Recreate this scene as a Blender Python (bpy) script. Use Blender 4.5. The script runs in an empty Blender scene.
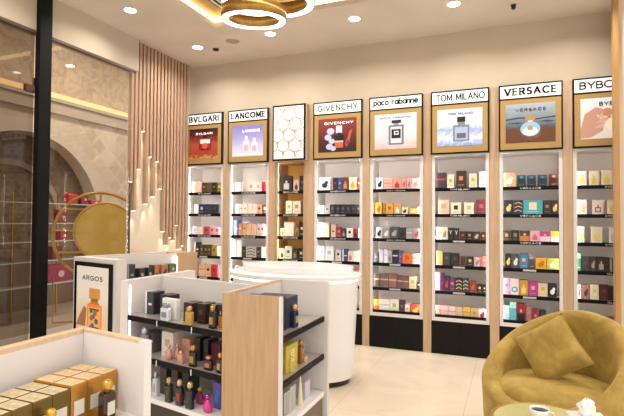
import bpy, math, random
from mathutils import Matrix, Vector
random.seed(7)
PI = math.pi
sc = bpy.context.scene
COL = sc.collection

# ------------------------------------------------------------------ materials
def lin(h):
    if isinstance(h, str):
        h = h.lstrip('#')
        c = [int(h[i:i + 2], 16) / 255 for i in (0, 2, 4)]
    else:
        c = list(h)
    return tuple((v / 12.92 if v <= .04045 else ((v + .055) / 1.055) ** 2.4) for v in c) + (1,)

_m = {}
def mat(col, rough=.5, metal=0., emit=0., ecol=None, spec=.5, coat=0.):
    k = (col, rough, metal, emit, ecol, spec, coat)
    if k in _m: return _m[k]
    m = bpy.data.materials.new('m'); m.use_nodes = True
    b = m.node_tree.nodes['Principled BSDF']
    b.inputs['Base Color'].default_value = lin(col)
    b.inputs['Roughness'].default_value = rough
    b.inputs['Metallic'].default_value = metal
    b.inputs['Specular IOR Level'].default_value = spec
    b.inputs['Coat Weight'].default_value = coat
    if emit:
        b.inputs['Emission Color'].default_value = lin(ecol or col)
        b.inputs['Emission Strength'].default_value = emit
    _m[k] = m
    return m

def nodes(name):
    m = bpy.data.materials.new(name); m.use_nodes = True
    nt = m.node_tree; b = nt.nodes['Principled BSDF']
    def N(t, **kw):
        n = nt.nodes.new(t)
        for k, v in kw.items():
            if k in n.inputs: n.inputs[k].default_value = v
            else: setattr(n, k, v)
        return n
    return m, nt, b, N, nt.links.new

def ramp(N, L, fac, stops):
    r = N('ShaderNodeValToRGB'); e = r.color_ramp.elements
    while len(e) < len(stops): e.new(.5)
    for i, (p, c) in enumerate(stops):
        e[i].position = p; e[i].color = lin(c)
    L(fac, r.inputs['Fac'])
    return r.outputs['Color']

def coords(N, L, scale=(1, 1, 1), rot=(0, 0, 0), loc=(0, 0, 0)):
    t = N('ShaderNodeTexCoord'); mp = N('ShaderNodeMapping')
    mp.inputs['Scale'].default_value = scale; mp.inputs['Rotation'].default_value = rot; mp.inputs['Location'].default_value = loc
    L(t.outputs['Object'], mp.inputs['Vector'])
    return mp.outputs['Vector']

def wood(name, c1, c2, rough=.45, scale=(22, 22, 1.6)):
    m, nt, b, N, L = nodes(name)
    v = coords(N, L, scale)
    n = N('ShaderNodeTexNoise', Scale=2.2, Detail=5., Roughness=.6); L(v, n.inputs['Vector'])
    L(ramp(N, L, n.outputs['Fac'], [(.3, c1), (.7, c2)]), b.inputs['Base Color'])
    b.inputs['Roughness'].default_value = rough
    return m

def plaster(name, c, rough=.8, var=.03):
    m, nt, b, N, L = nodes(name)
    v = coords(N, L)
    n = N('ShaderNodeTexNoise', Scale=1.5, Detail=3.); L(v, n.inputs['Vector'])
    base = [int(c[i:i + 2], 16) / 255 for i in (0, 2, 4)]
    L(ramp(N, L, n.outputs['Fac'], [(.3, [x * (1 - var) for x in base]), (.7, [min(1, x * (1 + var)) for x in base])]), b.inputs['Base Color'])
    b.inputs['Roughness'].default_value = rough
    return m

def tile_floor():
    m, nt, b, N, L = nodes('marble_tile')
    v = coords(N, L, (1, 1, 1), (0, 0, 0), (.33, .15, 0))
    br = N('ShaderNodeTexBrick', Scale=1., offset=0., squash=1.)
    br.inputs['Brick Width'].default_value = .9; br.inputs['Row Height'].default_value = .9
    br.inputs['Mortar Size'].default_value = .0025; br.inputs['Mortar Smooth'].default_value = .1
    L(v, br.inputs['Vector'])
    n = N('ShaderNodeTexNoise', Scale=1.8, Detail=6., Distortion=1.6); L(v, n.inputs['Vector'])
    c = ramp(N, L, n.outputs['Fac'], [(.25, 'd9c9b2'), (.5, 'e3d6c2'), (.75, 'eadfce')])
    L(c, br.inputs['Color1']); L(c, br.inputs['Color2'])
    br.inputs['Mortar'].default_value = lin('c6b59c')
    L(br.outputs['Color'], b.inputs['Base Color'])
    b.inputs['Roughness'].default_value = .28
    return m

def velvet():
    m, nt, b, N, L = nodes('velvet')
    v = coords(N, L)
    n = N('ShaderNodeTexNoise', Scale=7., Detail=6., Roughness=.65, Distortion=.6); L(v, n.inputs['Vector'])
    L(ramp(N, L, n.outputs['Fac'], [(.3, '876c26'), (.5, 'a18439'), (.7, 'b99c4c')]), b.inputs['Base Color'])
    b.inputs['Roughness'].default_value = .75
    b.inputs['Sheen Weight'].default_value = .6; b.inputs['Sheen Roughness'].default_value = .4
    b.inputs['Sheen Tint'].default_value = lin('f0dc90')
    bp = N('ShaderNodeBump', Strength=.25, Distance=.01); L(n.outputs['Fac'], bp.inputs['Height']); L(bp.outputs['Normal'], b.inputs['Normal'])
    return m

def stone(name, c1, c2, kind, scale, strength=.8):
    m, nt, b, N, L = nodes(name)
    v = coords(N, L, scale, (PI / 4, 0, 0) if kind == 'diamond' else (0, 0, 0))
    if kind == 'diamond':
        t = N('ShaderNodeTexVoronoi', Scale=5., distance='CHEBYCHEV', feature='F1'); t.inputs['Randomness'].default_value = .25
        h = t.outputs['Distance']
    elif kind == 'relief':
        t = N('ShaderNodeTexNoise', Scale=4.5, Detail=5., Distortion=2.5); h = t.outputs['Fac']
    else:
        t = N('ShaderNodeTexBrick', Scale=6.); h = t.outputs['Fac']
    L(v, t.inputs['Vector'])
    L(ramp(N, L, h, [(.2, c1), (.6, c2)]), b.inputs['Base Color'])
    bp = N('ShaderNodeBump', Strength=strength, Distance=.03); L(h, bp.inputs['Height']); L(bp.outputs['Normal'], b.inputs['Normal'])
    b.inputs['Roughness'].default_value = .7
    return m

def glass(name, tint='ffffff', trans=.9):
    m = bpy.data.materials.new(name); m.use_nodes = True
    nt = m.node_tree; nt.nodes.clear(); L = nt.links.new
    o = nt.nodes.new('ShaderNodeOutputMaterial'); mx = nt.nodes.new('ShaderNodeMixShader')
    t = nt.nodes.new('ShaderNodeBsdfTransparent'); g = nt.nodes.new('ShaderNodeBsdfGlossy')
    lw = nt.nodes.new('ShaderNodeLayerWeight'); lw.inputs['Blend'].default_value = .5
    pw = nt.nodes.new('ShaderNodeMath'); pw.operation = 'POWER'; L(lw.outputs['Facing'], pw.inputs[0]); pw.inputs[1].default_value = 5.
    f = nt.nodes.new('ShaderNodeMath'); f.operation = 'MULTIPLY_ADD'; L(pw.outputs[0], f.inputs[0]); f.inputs[1].default_value = .9; f.inputs[2].default_value = .03
    t.inputs['Color'].default_value = lin(tint); g.inputs['Roughness'].default_value = .01
    L(f.outputs[0], mx.inputs[0]); L(t.outputs[0], mx.inputs[1]); L(g.outputs[0], mx.inputs[2]); L(mx.outputs[0], o.inputs[0])
    return m

def poster_mat(name, stops, axis='z', noise=0., nscale=6., e=.35, dist=1.):
    """printed picture: colours run over the print's own height (0..1 in object space)"""
    m, nt, b, N, L = nodes(name)
    t = N('ShaderNodeTexCoord'); s = N('ShaderNodeSeparateXYZ'); L(t.outputs['Object'], s.inputs[0])
    f = s.outputs[{'x': 0, 'z': 2}[axis]]
    if noise:
        n = N('ShaderNodeTexNoise', Scale=nscale, Detail=6., Distortion=dist); L(t.outputs['Object'], n.inputs['Vector'])
        a = N('ShaderNodeMath', operation='SUBTRACT'); L(n.outputs['Fac'], a.inputs[0]); a.inputs[1].default_value = .5
        k = N('ShaderNodeMath', operation='MULTIPLY'); L(a.outputs[0], k.inputs[0]); k.inputs[1].default_value = noise
        q = N('ShaderNodeMath', operation='ADD'); L(f, q.inputs[0]); L(k.outputs[0], q.inputs[1]); f = q.outputs[0]
    c = ramp(N, L, f, stops)
    mu = N('ShaderNodeMix', data_type='RGBA', blend_type='MULTIPLY'); mu.inputs[0].default_value = 1.; L(c, mu.inputs[6]); mu.inputs[7].default_value = (.5, .5, .5, 1)
    L(mu.outputs[2], b.inputs['Base Color']); b.inputs['Roughness'].default_value = .45
    L(c, b.inputs['Emission Color']); b.inputs['Emission Strength'].default_value = e
    return m

WALL = plaster('tan_wall_paint', 'c3b49e'); CEIL = plaster('ceiling_paint', 'd8cec0', .85)
BEAM = plaster('beam_paint', 'bfb29e')
OAK = wood('light_oak', 'b6946f', 'cbaa85'); OAKP = wood('pinkish_oak', 'b69776', 'c9ab8c', .5)
OAKE = wood('warm_oak_panel', 'b1906c', 'c6a480', .45); RIM = wood('pale_oak_rim', 'cdb08c', 'dcc3a2', .5)
SLAT = wood('slat_oak', 'a5856c', 'bb9b82', .55)
WHITE = mat('dfdad6', .4); WHITEG = mat('f0efef', .22); SHADEW = mat('d8d0ca', .4)
BLACK = mat('060607', .6, spec=.2); BLK2 = mat('0d0b0a', .5, spec=.2); DKB = mat('3a322b', .4)
GOLD = mat('b8893a', .3, .6); GOLDM = mat('c79a45', .25, .9)
OCHRE = mat('a8884e', .55); CHROME = mat('b8b8bc', .15, 1.)
MARBLE = tile_floor(); VELV = velvet()
LEDW = mat('fff6e8', .5, emit=6.); LEDS = mat('ffffff', .5, emit=3.); LEDY = mat('ffdf9a', .5, emit=5.)
GLASS = glass('clear_glass', 'f3f1ee'); GLASSD = glass('door_glass', 'cfcbc6')

# ------------------------------------------------------------------ mesh builder
class MB:
    def __init__(s): s.v = []; s.f = []; s.mi = []; s.cur = 0; s.sm = []
    def add(s, vs, fs, smooth=False):
        o = len(s.v); s.v += [tuple(p) for p in vs]
        for f in fs: s.f.append(tuple(i + o for i in f)); s.mi.append(s.cur); s.sm.append(smooth)
        return s
    def box(s, x0, x1, y0, y1, z0, z1, M=None):
        vs = [Vector((x, y, z)) for z in (z0, z1) for y in (y0, y1) for x in (x0, x1)]
        if M: vs = [M @ p for p in vs]
        return s.add(vs, [(0, 2, 3, 1), (4, 5, 7, 6), (0, 1, 5, 4), (2, 6, 7, 3), (0, 4, 6, 2), (1, 3, 7, 5)])
    def bbox(s, x0, x1, y0, y1, z0, z1, r=.003):
        """box with chamfered vertical and top edges"""
        def lp(i, z): return [(x0 + i, y0 + r), (x0 + r, y0 + i), (x1 - r, y0 + i), (x1 - i, y0 + r), (x1 - i, y1 - r), (x1 - r, y1 - i), (x0 + r, y1 - i), (x0 + i, y1 - r)]
        return s.loft([[(x, y, z0) for x, y in lp(0, 0)], [(x, y, z1 - r) for x, y in lp(0, 0)], [(min(max(x, x0 + r), x1 - r), min(max(y, y0 + r), y1 - r), z1) for x, y in lp(0, 0)]])
    def loft(s, rings, smooth=False, cap=True, closed=True):
        n = len(rings[0]); vs = [p for r in rings for p in r]; fs = []
        for k in range(len(rings) - 1):
            for i in range(n if closed else n - 1):
                j = (i + 1) % n
                fs.append((k * n + i, k * n + j, (k + 1) * n + j, (k + 1) * n + i))
        s.add(vs, fs, smooth)
        if cap:
            s.add(rings[0], [tuple(reversed(range(n)))]); s.add(rings[-1], [tuple(range(n))])
        return s
    def prism(s, poly, z0, z1):
        return s.loft([[(x, y, z0) for x, y in poly], [(x, y, z1) for x, y in poly]])
    def lathe(s, prof, n=24, cx=0, cy=0, smooth=True, cap=True, sx=1, sy=1):
        return s.loft([[(cx + r * sx * math.cos(2 * PI * i / n), cy + r * sy * math.sin(2 * PI * i / n), z) for i in range(n)] for r, z in prof], smooth, cap)
    def xz(s, poly, y, t=.001):
        """flat shape standing in the x-z plane, facing -y"""
        n = len(poly)
        vs = [(x, y, z) for x, z in poly] + [(x, y + t, z) for x, z in poly]
        return s.add(vs, [tuple(range(n)), tuple(reversed(range(n, 2 * n)))] + [(i, i + n, (i + 1) % n + n, (i + 1) % n) for i in range(n)])
    def tube(s, pts, r, n=8, closed=False):
        pts = [Vector(p) for p in pts]; rings = []
        for i, p in enumerate(pts):
            a = pts[(i - 1) % len(pts)] if closed or i else p
            b = pts[(i + 1) % len(pts)] if closed or i < len(pts) - 1 else p
            d = (b - a).normalized()
            u = d.cross(Vector((0, 0, 1)))
            if u.length < .05: u = d.cross(Vector((0, 1, 0)))
            u.normalize(); w = d.cross(u)
            rings.append([tuple(p + r * (math.cos(2 * PI * k / n) * u + math.sin(2 * PI * k / n) * w)) for k in range(n)])
        if closed: rings.append(rings[0])
        return s.loft(rings, True, not closed)
    def build(s, name, mats, parent=None, loc=None, rz=0, kind=None):
        me = bpy.data.meshes.new(name); me.from_pydata(s.v, [], s.f)
        for m in (mats if isinstance(mats, (list, tuple)) else [mats]): me.materials.append(m)
        for p, i, q in zip(me.polygons, s.mi, s.sm): p.material_index = i; p.use_smooth = q
        me.validate(); me.update()
        o = bpy.data.objects.new(name, me); COL.objects.link(o)
        if parent: o.parent = parent
        if loc: o.location = loc
        if rz: o.rotation_euler.z = rz
        if kind: o['kind'] = kind
        return o

def tag(o, label, cat, group=None, kind=None):
    o['label'] = label; o['category'] = cat
    if group: o['group'] = group
    if kind: o['kind'] = kind
    return o
def empty(name, loc, rz=0, label=None, cat=None, group=None):
    o = bpy.data.objects.new(name, None); COL.objects.link(o); o.empty_display_size = .1
    o.location = loc; o.rotation_euler.z = rz
    if label: tag(o, label, cat, group)
    return o
def struct(name, mb, m): return mb.build(name, m, kind='structure')

def arc_(cx, cy, rx, ry, a0, a1, n=9):
    return [(cx + rx * math.cos(math.radians(a0 + (a1 - a0) * i / n)), cy + ry * math.sin(math.radians(a0 + (a1 - a0) * i / n))) for i in range(n + 1)]
# letters drawn as strokes on a cell of height 1: (width, strokes)
GLY = {
 'A': (.8, [[(0, 0), (.4, 1), (.8, 0)], [(.15, .33), (.65, .33)]]),
 'B': (.62, [[(0, 0), (0, 1)], [(0, 1), (.3, 1)] + arc_(.3, .76, .26, .24, 90, -90) + [(0, .52)], [(.3, .52)] + arc_(.32, .26, .3, .26, 90, -90) + [(0, 0)]]),
 'C': (.8, [arc_(.45, .5, .45, .5, 48, 312, 14)]),
 'D': (.75, [[(0, 0), (0, 1), (.3, 1)] + arc_(.3, .5, .45, .5, 90, -90, 12) + [(0, 0)]]),
 'E': (.55, [[(0, 0), (0, 1)], [(0, 1), (.55, 1)], [(0, .52), (.48, .52)], [(0, 0), (.55, 0)]]),
 'G': (.85, [arc_(.45, .5, .45, .5, 48, 335, 14), [(.86, .1), (.86, .46), (.52, .46)]]),
 'H': (.7, [[(0, 0), (0, 1)], [(.7, 0), (.7, 1)], [(0, .5), (.7, .5)]]),
 'I': (.0, [[(0, 0), (0, 1)]]),
 'K': (.6, [[(0, 0), (0, 1)], [(.6, 1), (0, .42)], [(.2, .6), (.6, 0)]]),
 'L': (.58, [[(0, 1), (0, 0)], [(0, 0), (.58, 0)]]),
 'M': (.85, [[(0, 0), (0, 1)], [(0, 1), (.42, .15)], [(.42, .15), (.85, 1)], [(.85, 1), (.85, 0)]]),
 'N': (.72, [[(0, 0), (0, 1)], [(0, 1), (.72, 0)], [(.72, 0), (.72, 1)]]),
 'O': (.92, [arc_(.46, .5, .46, .5, 0, 360, 20)]),
 'P': (.58, [[(0, 0), (0, 1)], [(0, 1), (.3, 1)] + arc_(.3, .75, .28, .25, 90, -90) + [(0, .5)]]),
 'R': (.62, [[(0, 0), (0, 1)], [(0, 1), (.3, 1)] + arc_(.3, .76, .28, .24, 90, -90) + [(0, .52)], [(.3, .52), (.62, 0)]]),
 'S': (.56, [arc_(.29, .75, .25, .25, 40, 270, 9) + arc_(.27, .25, .28, .25, 90, -140, 9)]),
 'T': (.66, [[(0, 1), (.66, 1)], [(.33, 1), (.33, 0)]]),
 'U': (.7, [[(0, 1), (0, .32)] + arc_(.35, .34, .35, .34, 180, 360) + [(.7, 1)]]),
 'V': (.78, [[(0, 1), (.39, 0)], [(.39, 0), (.78, 1)]]),
 'X': (.68, [[(0, 0), (.68, 1)], [(0, 1), (.68, 0)]]),
 'Y': (.74, [[(0, 1), (.37, .45)], [(.74, 1), (.37, .45)], [(.37, .45), (.37, 0)]]),
 'Z': (.68, [[(0, 1), (.68, 1)], [(.68, 1), (0, 0)], [(0, 0), (.68, 0)]]),
 'p': (.58, [arc_(.3, .36, .28, .32, 0, 360, 14), [(.02, .66), (.02, -.3)]]),
 'a': (.58, [arc_(.3, .36, .28, .32, 0, 360, 14), [(.58, .68), (.58, .04)]]),
 'c': (.52, [arc_(.3, .36, .28, .32, 50, 310, 11)]),
 'o': (.6, [arc_(.3, .36, .3, .32, 0, 360, 14)]),
 'r': (.36, [[(0, .04), (0, .68)], [(0, .4)] + arc_(.26, .42, .24, .26, 170, 80, 5)]),
 'b': (.58, [arc_(.3, .36, .28, .32, 0, 360, 14), [(.02, .04), (.02, 1.05)]]),
 'n': (.52, [[(0, .04), (0, .68)], arc_(.26, .42, .26, .26, 180, 0, 8) + [(.52, .04)]]),
 'e': (.58, [[(.02, .36), (.58, .36)], arc_(.3, .36, .28, .32, 0, 315, 12)]),
 ' ': (.35, []),
}
def lettering(txt, m, parent, x0, x1, z0, z1, y, name='lettering', space=1.15, depth=.002, t=.13, serif=False):
    """raised stroke letters fitted between x0..x1 and z0..z1, facing -y"""
    gap = .34 * space; pen = 0; segs = []
    for ch in txt:
        w, st = GLY[ch]
        for s in st:
            for p, q in zip(s, s[1:]): segs.append(((p[0] + pen, p[1]), (q[0] + pen, q[1])))
            if serif and len(s) == 2 and ch not in 'Z ':
                for p in s:
                    if p[1] in (0, 1) and s[0][0] == s[1][0] or (ch in 'AVY' and p[1] in (0, 1)): segs.append(((p[0] + pen - .12, p[1]), (p[0] + pen + .12, p[1])))
        pen += w + gap
    tot = pen - gap; kx = (x1 - x0 - t * (z1 - z0)) / tot; kz = (z1 - z0) * (1 - t); xo = x0 + t * (z1 - z0) / 2; zo = z0 + t * (z1 - z0) / 2
    b = MB(); hw0 = t * (z1 - z0) / 2
    for p, q in segs:
        P, Q = Vector((xo + p[0] * kx, zo + p[1] * kz)), Vector((xo + q[0] * kx, zo + q[1] * kz))
        d = Q - P
        if d.length < 1e-6: continue
        u = d.normalized(); n_ = Vector((-u.y, u.x))
        hw = hw0 * (1.2 * abs(u.y) + .95 * abs(u.x)) if serif else hw0
        P = P - u * hw * .55; Q = Q + u * hw * .55
        b.xz([tuple(P - n_ * hw), tuple(Q - n_ * hw), tuple(Q + n_ * hw), tuple(P + n_ * hw)], y - depth, depth)
    return b.build(name, m, parent)

def rr(x0, x1, z0, z1): return [(x0, z0), (x1, z0), (x1, z1), (x0, z1)]
def disc(cx, cz, rx, rz=None, n=20, a0=0):
    rz = rz or rx
    return [(cx + rx * math.cos(2 * PI * i / n + a0), cz + rz * math.sin(2 * PI * i / n + a0)) for i in range(n)]

# ------------------------------------------------------------------ perfume boxes and bottles
def darker(h, k): return '%02x%02x%02x' % tuple(max(0, min(255, int(int(h[i:i + 2], 16) * k))) for i in (0, 2, 4))
def perfume_box(loc, rz, w, h, d, c, style, c2, label, group, name='perfume_box'):
    """loc = centre of the front bottom edge; front faces -y"""
    t = empty(name, loc, rz, label, 'perfume box', group)
    b = MB(); x0, x1 = -w / 2 + .001, w / 2 - .001
    b.bbox(x0, x1, 0, d, 0, h, .0012)
    mats = [mat(c, .38)]
    if style == 'two':
        b = MB(); b.box(x0, x1, 0, d, 0, h * .5); b.cur = 1; b.bbox(x0, x1, 0, d, h * .5, h, .0012); mats = [mat(c2, .38), mat(c, .38)]
    if style == 'cap':
        b = MB(); b.box(x0, x1, 0, d, 0, h * .72); b.cur = 1; b.bbox(x0, x1, 0, d, h * .72, h, .0012); mats = [mat(c, .38), mat(darker(c, 1.9), .38)]
    if style == 'side':
        b = MB(); b.bbox(x0 + w * .22, x1, 0, d, 0, h, .0012); b.cur = 1; b.bbox(x0, x0 + w * .22, 0, d, 0, h, .0012); mats = [mat(c, .38), mat(c2, .38)]
    b.build('carton', mats, t)
    y = -.0013; m2 = mat(c2, .35, .0); e = MB(); nm = 'emblem'
    cz = h * .56
    if style in ('emb', 'cap'):
        q = MB(); q.xz(rr(-w * .3, w * .3, h * .16, h * .19), y); q.build('printed_line', m2, t)
    if style == 'emb': e.xz(rr(-w * .2, w * .2, cz - w * .2, cz + w * .22), y)
    elif style == 'plain': e.xz(rr(-w * .28, w * .28, h * .5, h * .54), y)
    elif style == 'band': e.xz(rr(x0 + .001, x1 - .001, h * .52, h * .62), y); nm = 'band_print'
    elif style == 'frame':
        k = .006; e.xz(rr(x0, x1, 0, k), y); e.xz(rr(x0, x1, h - k, h - .001), y); e.xz(rr(x0, x0 + k, k, h - k), y); e.xz(rr(x1 - k, x1, k, h - k), y); nm = 'border_print'
    elif style == 'blot':
        e.xz(disc(-w * .02, h * .38, w * .27, h * .2, 9), y); e.xz(disc(w * .14, h * .6, w * .17, h * .13, 7, .4), y - .0003); nm = 'flower_print'
    elif style in ('bottle',):
        e.xz(rr(-w * .26, w * .26, h * .12, h * .5), y); e.xz(rr(-w * .09, w * .09, h * .5, h * .68), y); nm = 'bottle_print'
    elif style == 'cross':
        for q in range(3): e.xz([(-w * .42, h * (.15 + q * .27)), (0, h * (.27 + q * .27)), (w * .42, h * (.15 + q * .27)), (w * .42, h * (.22 + q * .27)), (0, h * (.34 + q * .27)), (-w * .42, h * (.22 + q * .27))], y)
        nm = 'chevron_print'
    elif style == 'cap': e.xz(rr(-w * .17, w * .17, h * .73, h * .9), y)
    elif style == 'two': e.xz(rr(-w * .12, w * .12, h * .56, h * .72), y); m2 = mat('cdbf9a', .4)
    elif style == 'side': e.xz(rr(-w * .08, w * .3, h * .4, h * .5), y)
    elif style == 'ring':
        n = 20; o = disc(0, h * .32, w * .36, n=n); i_ = disc(0, h * .32, w * .22, n=n)
        for k in range(n): e.xz([o[k], o[(k + 1) % n], i_[(k + 1) % n], i_[k]], y)
        nm = 'ring_print'
    elif style == 'ringsq':
        a, b_, k = w * .26, h * .14, w * .1
        for q in (rr(-a, a, b_, b_ + k), rr(-a, a, b_ + 2 * a - k, b_ + 2 * a), rr(-a, -a + k, b_ + k, b_ + 2 * a - k), rr(a - k, a, b_ + k, b_ + 2 * a - k)): e.xz(q, y)
        e.xz(rr(-w * .06, w * .06, b_ + 2 * a, b_ + 2 * a + h * .16), y); nm = 'square_bottle_print'
    elif style == 'Y':
        cx, zz = 0, h * .45
        e.xz(rr(-w * .05, w * .05, zz, zz + h * .18), y); e.xz([(-w * .05, zz + h * .16), (w * .05, zz + h * .16), (-w * .2, zz + h * .36), (-w * .3, zz + h * .36)], y); e.xz([(-w * .05, zz + h * .16), (w * .05, zz + h * .16), (w * .3, zz + h * .36), (w * .2, zz + h * .36)], y - .0002); nm = 'letter_print'
    elif style == 'A':
        for q in range(3):
            a = PI / 2 + q * 2 * PI / 3
            ux, uz = math.cos(a), math.sin(a); px, pz = -uz, ux
            e.xz([(ux * w * .05 + px * w * .05, h * .42 + uz * w * .05 + pz * w * .05), (ux * w * .34 + px * w * .09, h * .42 + uz * w * .34 + pz * w * .09), (ux * w * .34 - px * w * .09, h * .42 + uz * w * .34 - pz * w * .09), (ux * w * .05 - px * w * .05, h * .42 + uz * w * .05 - pz * w * .05)], y - .0001 * q)
        nm = 'star_print'
    e.build(nm, m2, t)
    return t

def bottle(loc, rz, w, h, d, c, shape, c2, label, group, labcol=None):
    t = empty('perfume_bottle', loc, rz, label, 'perfume bottle', group)
    body = mat(c, .12, .0, coat=.5); cap = mat(c2, .22, .55)
    hb = h * .72; b = MB(); y0 = d / 2
    if shape == 'square':
        r = min(w, d) * .18
        def lp(k, z): return [(x * k, y0 + (y) * k, z) for x, y in ((-w / 2 + r, -d / 2), (w / 2 - r, -d / 2), (w / 2, -d / 2 + r), (w / 2, d / 2 - r), (w / 2 - r, d / 2), (-w / 2 + r, d / 2), (-w / 2, d / 2 - r), (-w / 2, -d / 2 + r))]
        b.loft([lp(.94, 0), lp(1, .004), lp(1, hb * .9), lp(.9, hb * .97), lp(.45, hb)], False)
        b.build('bottle_body', body, t)
        k = MB(); k.lathe([(w * .16, hb), (w * .16, hb + h * .05), (w * .27, hb + h * .05), (w * .31, hb + h * .08), (w * .31, h * .93), (w * .24, h * .97), (w * .1, h)], 16, 0, y0); k.build('bottle_cap', cap, t)
        e = MB(); e.xz(rr(-w * .3, w * .3, hb * .25, hb * .68), -.0012); e.build('bottle_label', mat(labcol or darker(c2, .85), .4), t)
    elif shape == 'round':
        R = w / 2; b.lathe([(R * .5, 0), (R * .85, .006), (R, hb * .35), (R * .95, hb * .6), (R * .6, hb * .88), (R * .25, hb)], 20, 0, y0, sy=.75); b.build('bottle_body', body, t)
        k = MB(); k.lathe([(R * .2, hb - .002), (R * .22, hb + h * .05), (R * .45, hb + h * .06), (R * .5, h * .85), (R * .3, h * .96), (R * .08, h)], 16, 0, y0); k.build('bottle_cap', cap, t)
    else:
        R = w / 2; b.lathe([(R, 0), (R * .98, .005), (R * .5, h * .6), (R * .42, h * .66)], 24, 0, y0, sy=.8); b.build('bottle_body', body, t)
        k = MB(); k.lathe([(R * .4, h * .66), (R * .38, h * .72), (R * .3, h * .95), (R * .2, h)], 20, 0, y0, sy=.8); k.build('bottle_cap', cap, t)
    return t
ORD = ['first', 'second', 'third', 'fourth', 'fifth', 'sixth', 'seventh', 'eighth', 'ninth', 'tenth']
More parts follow.
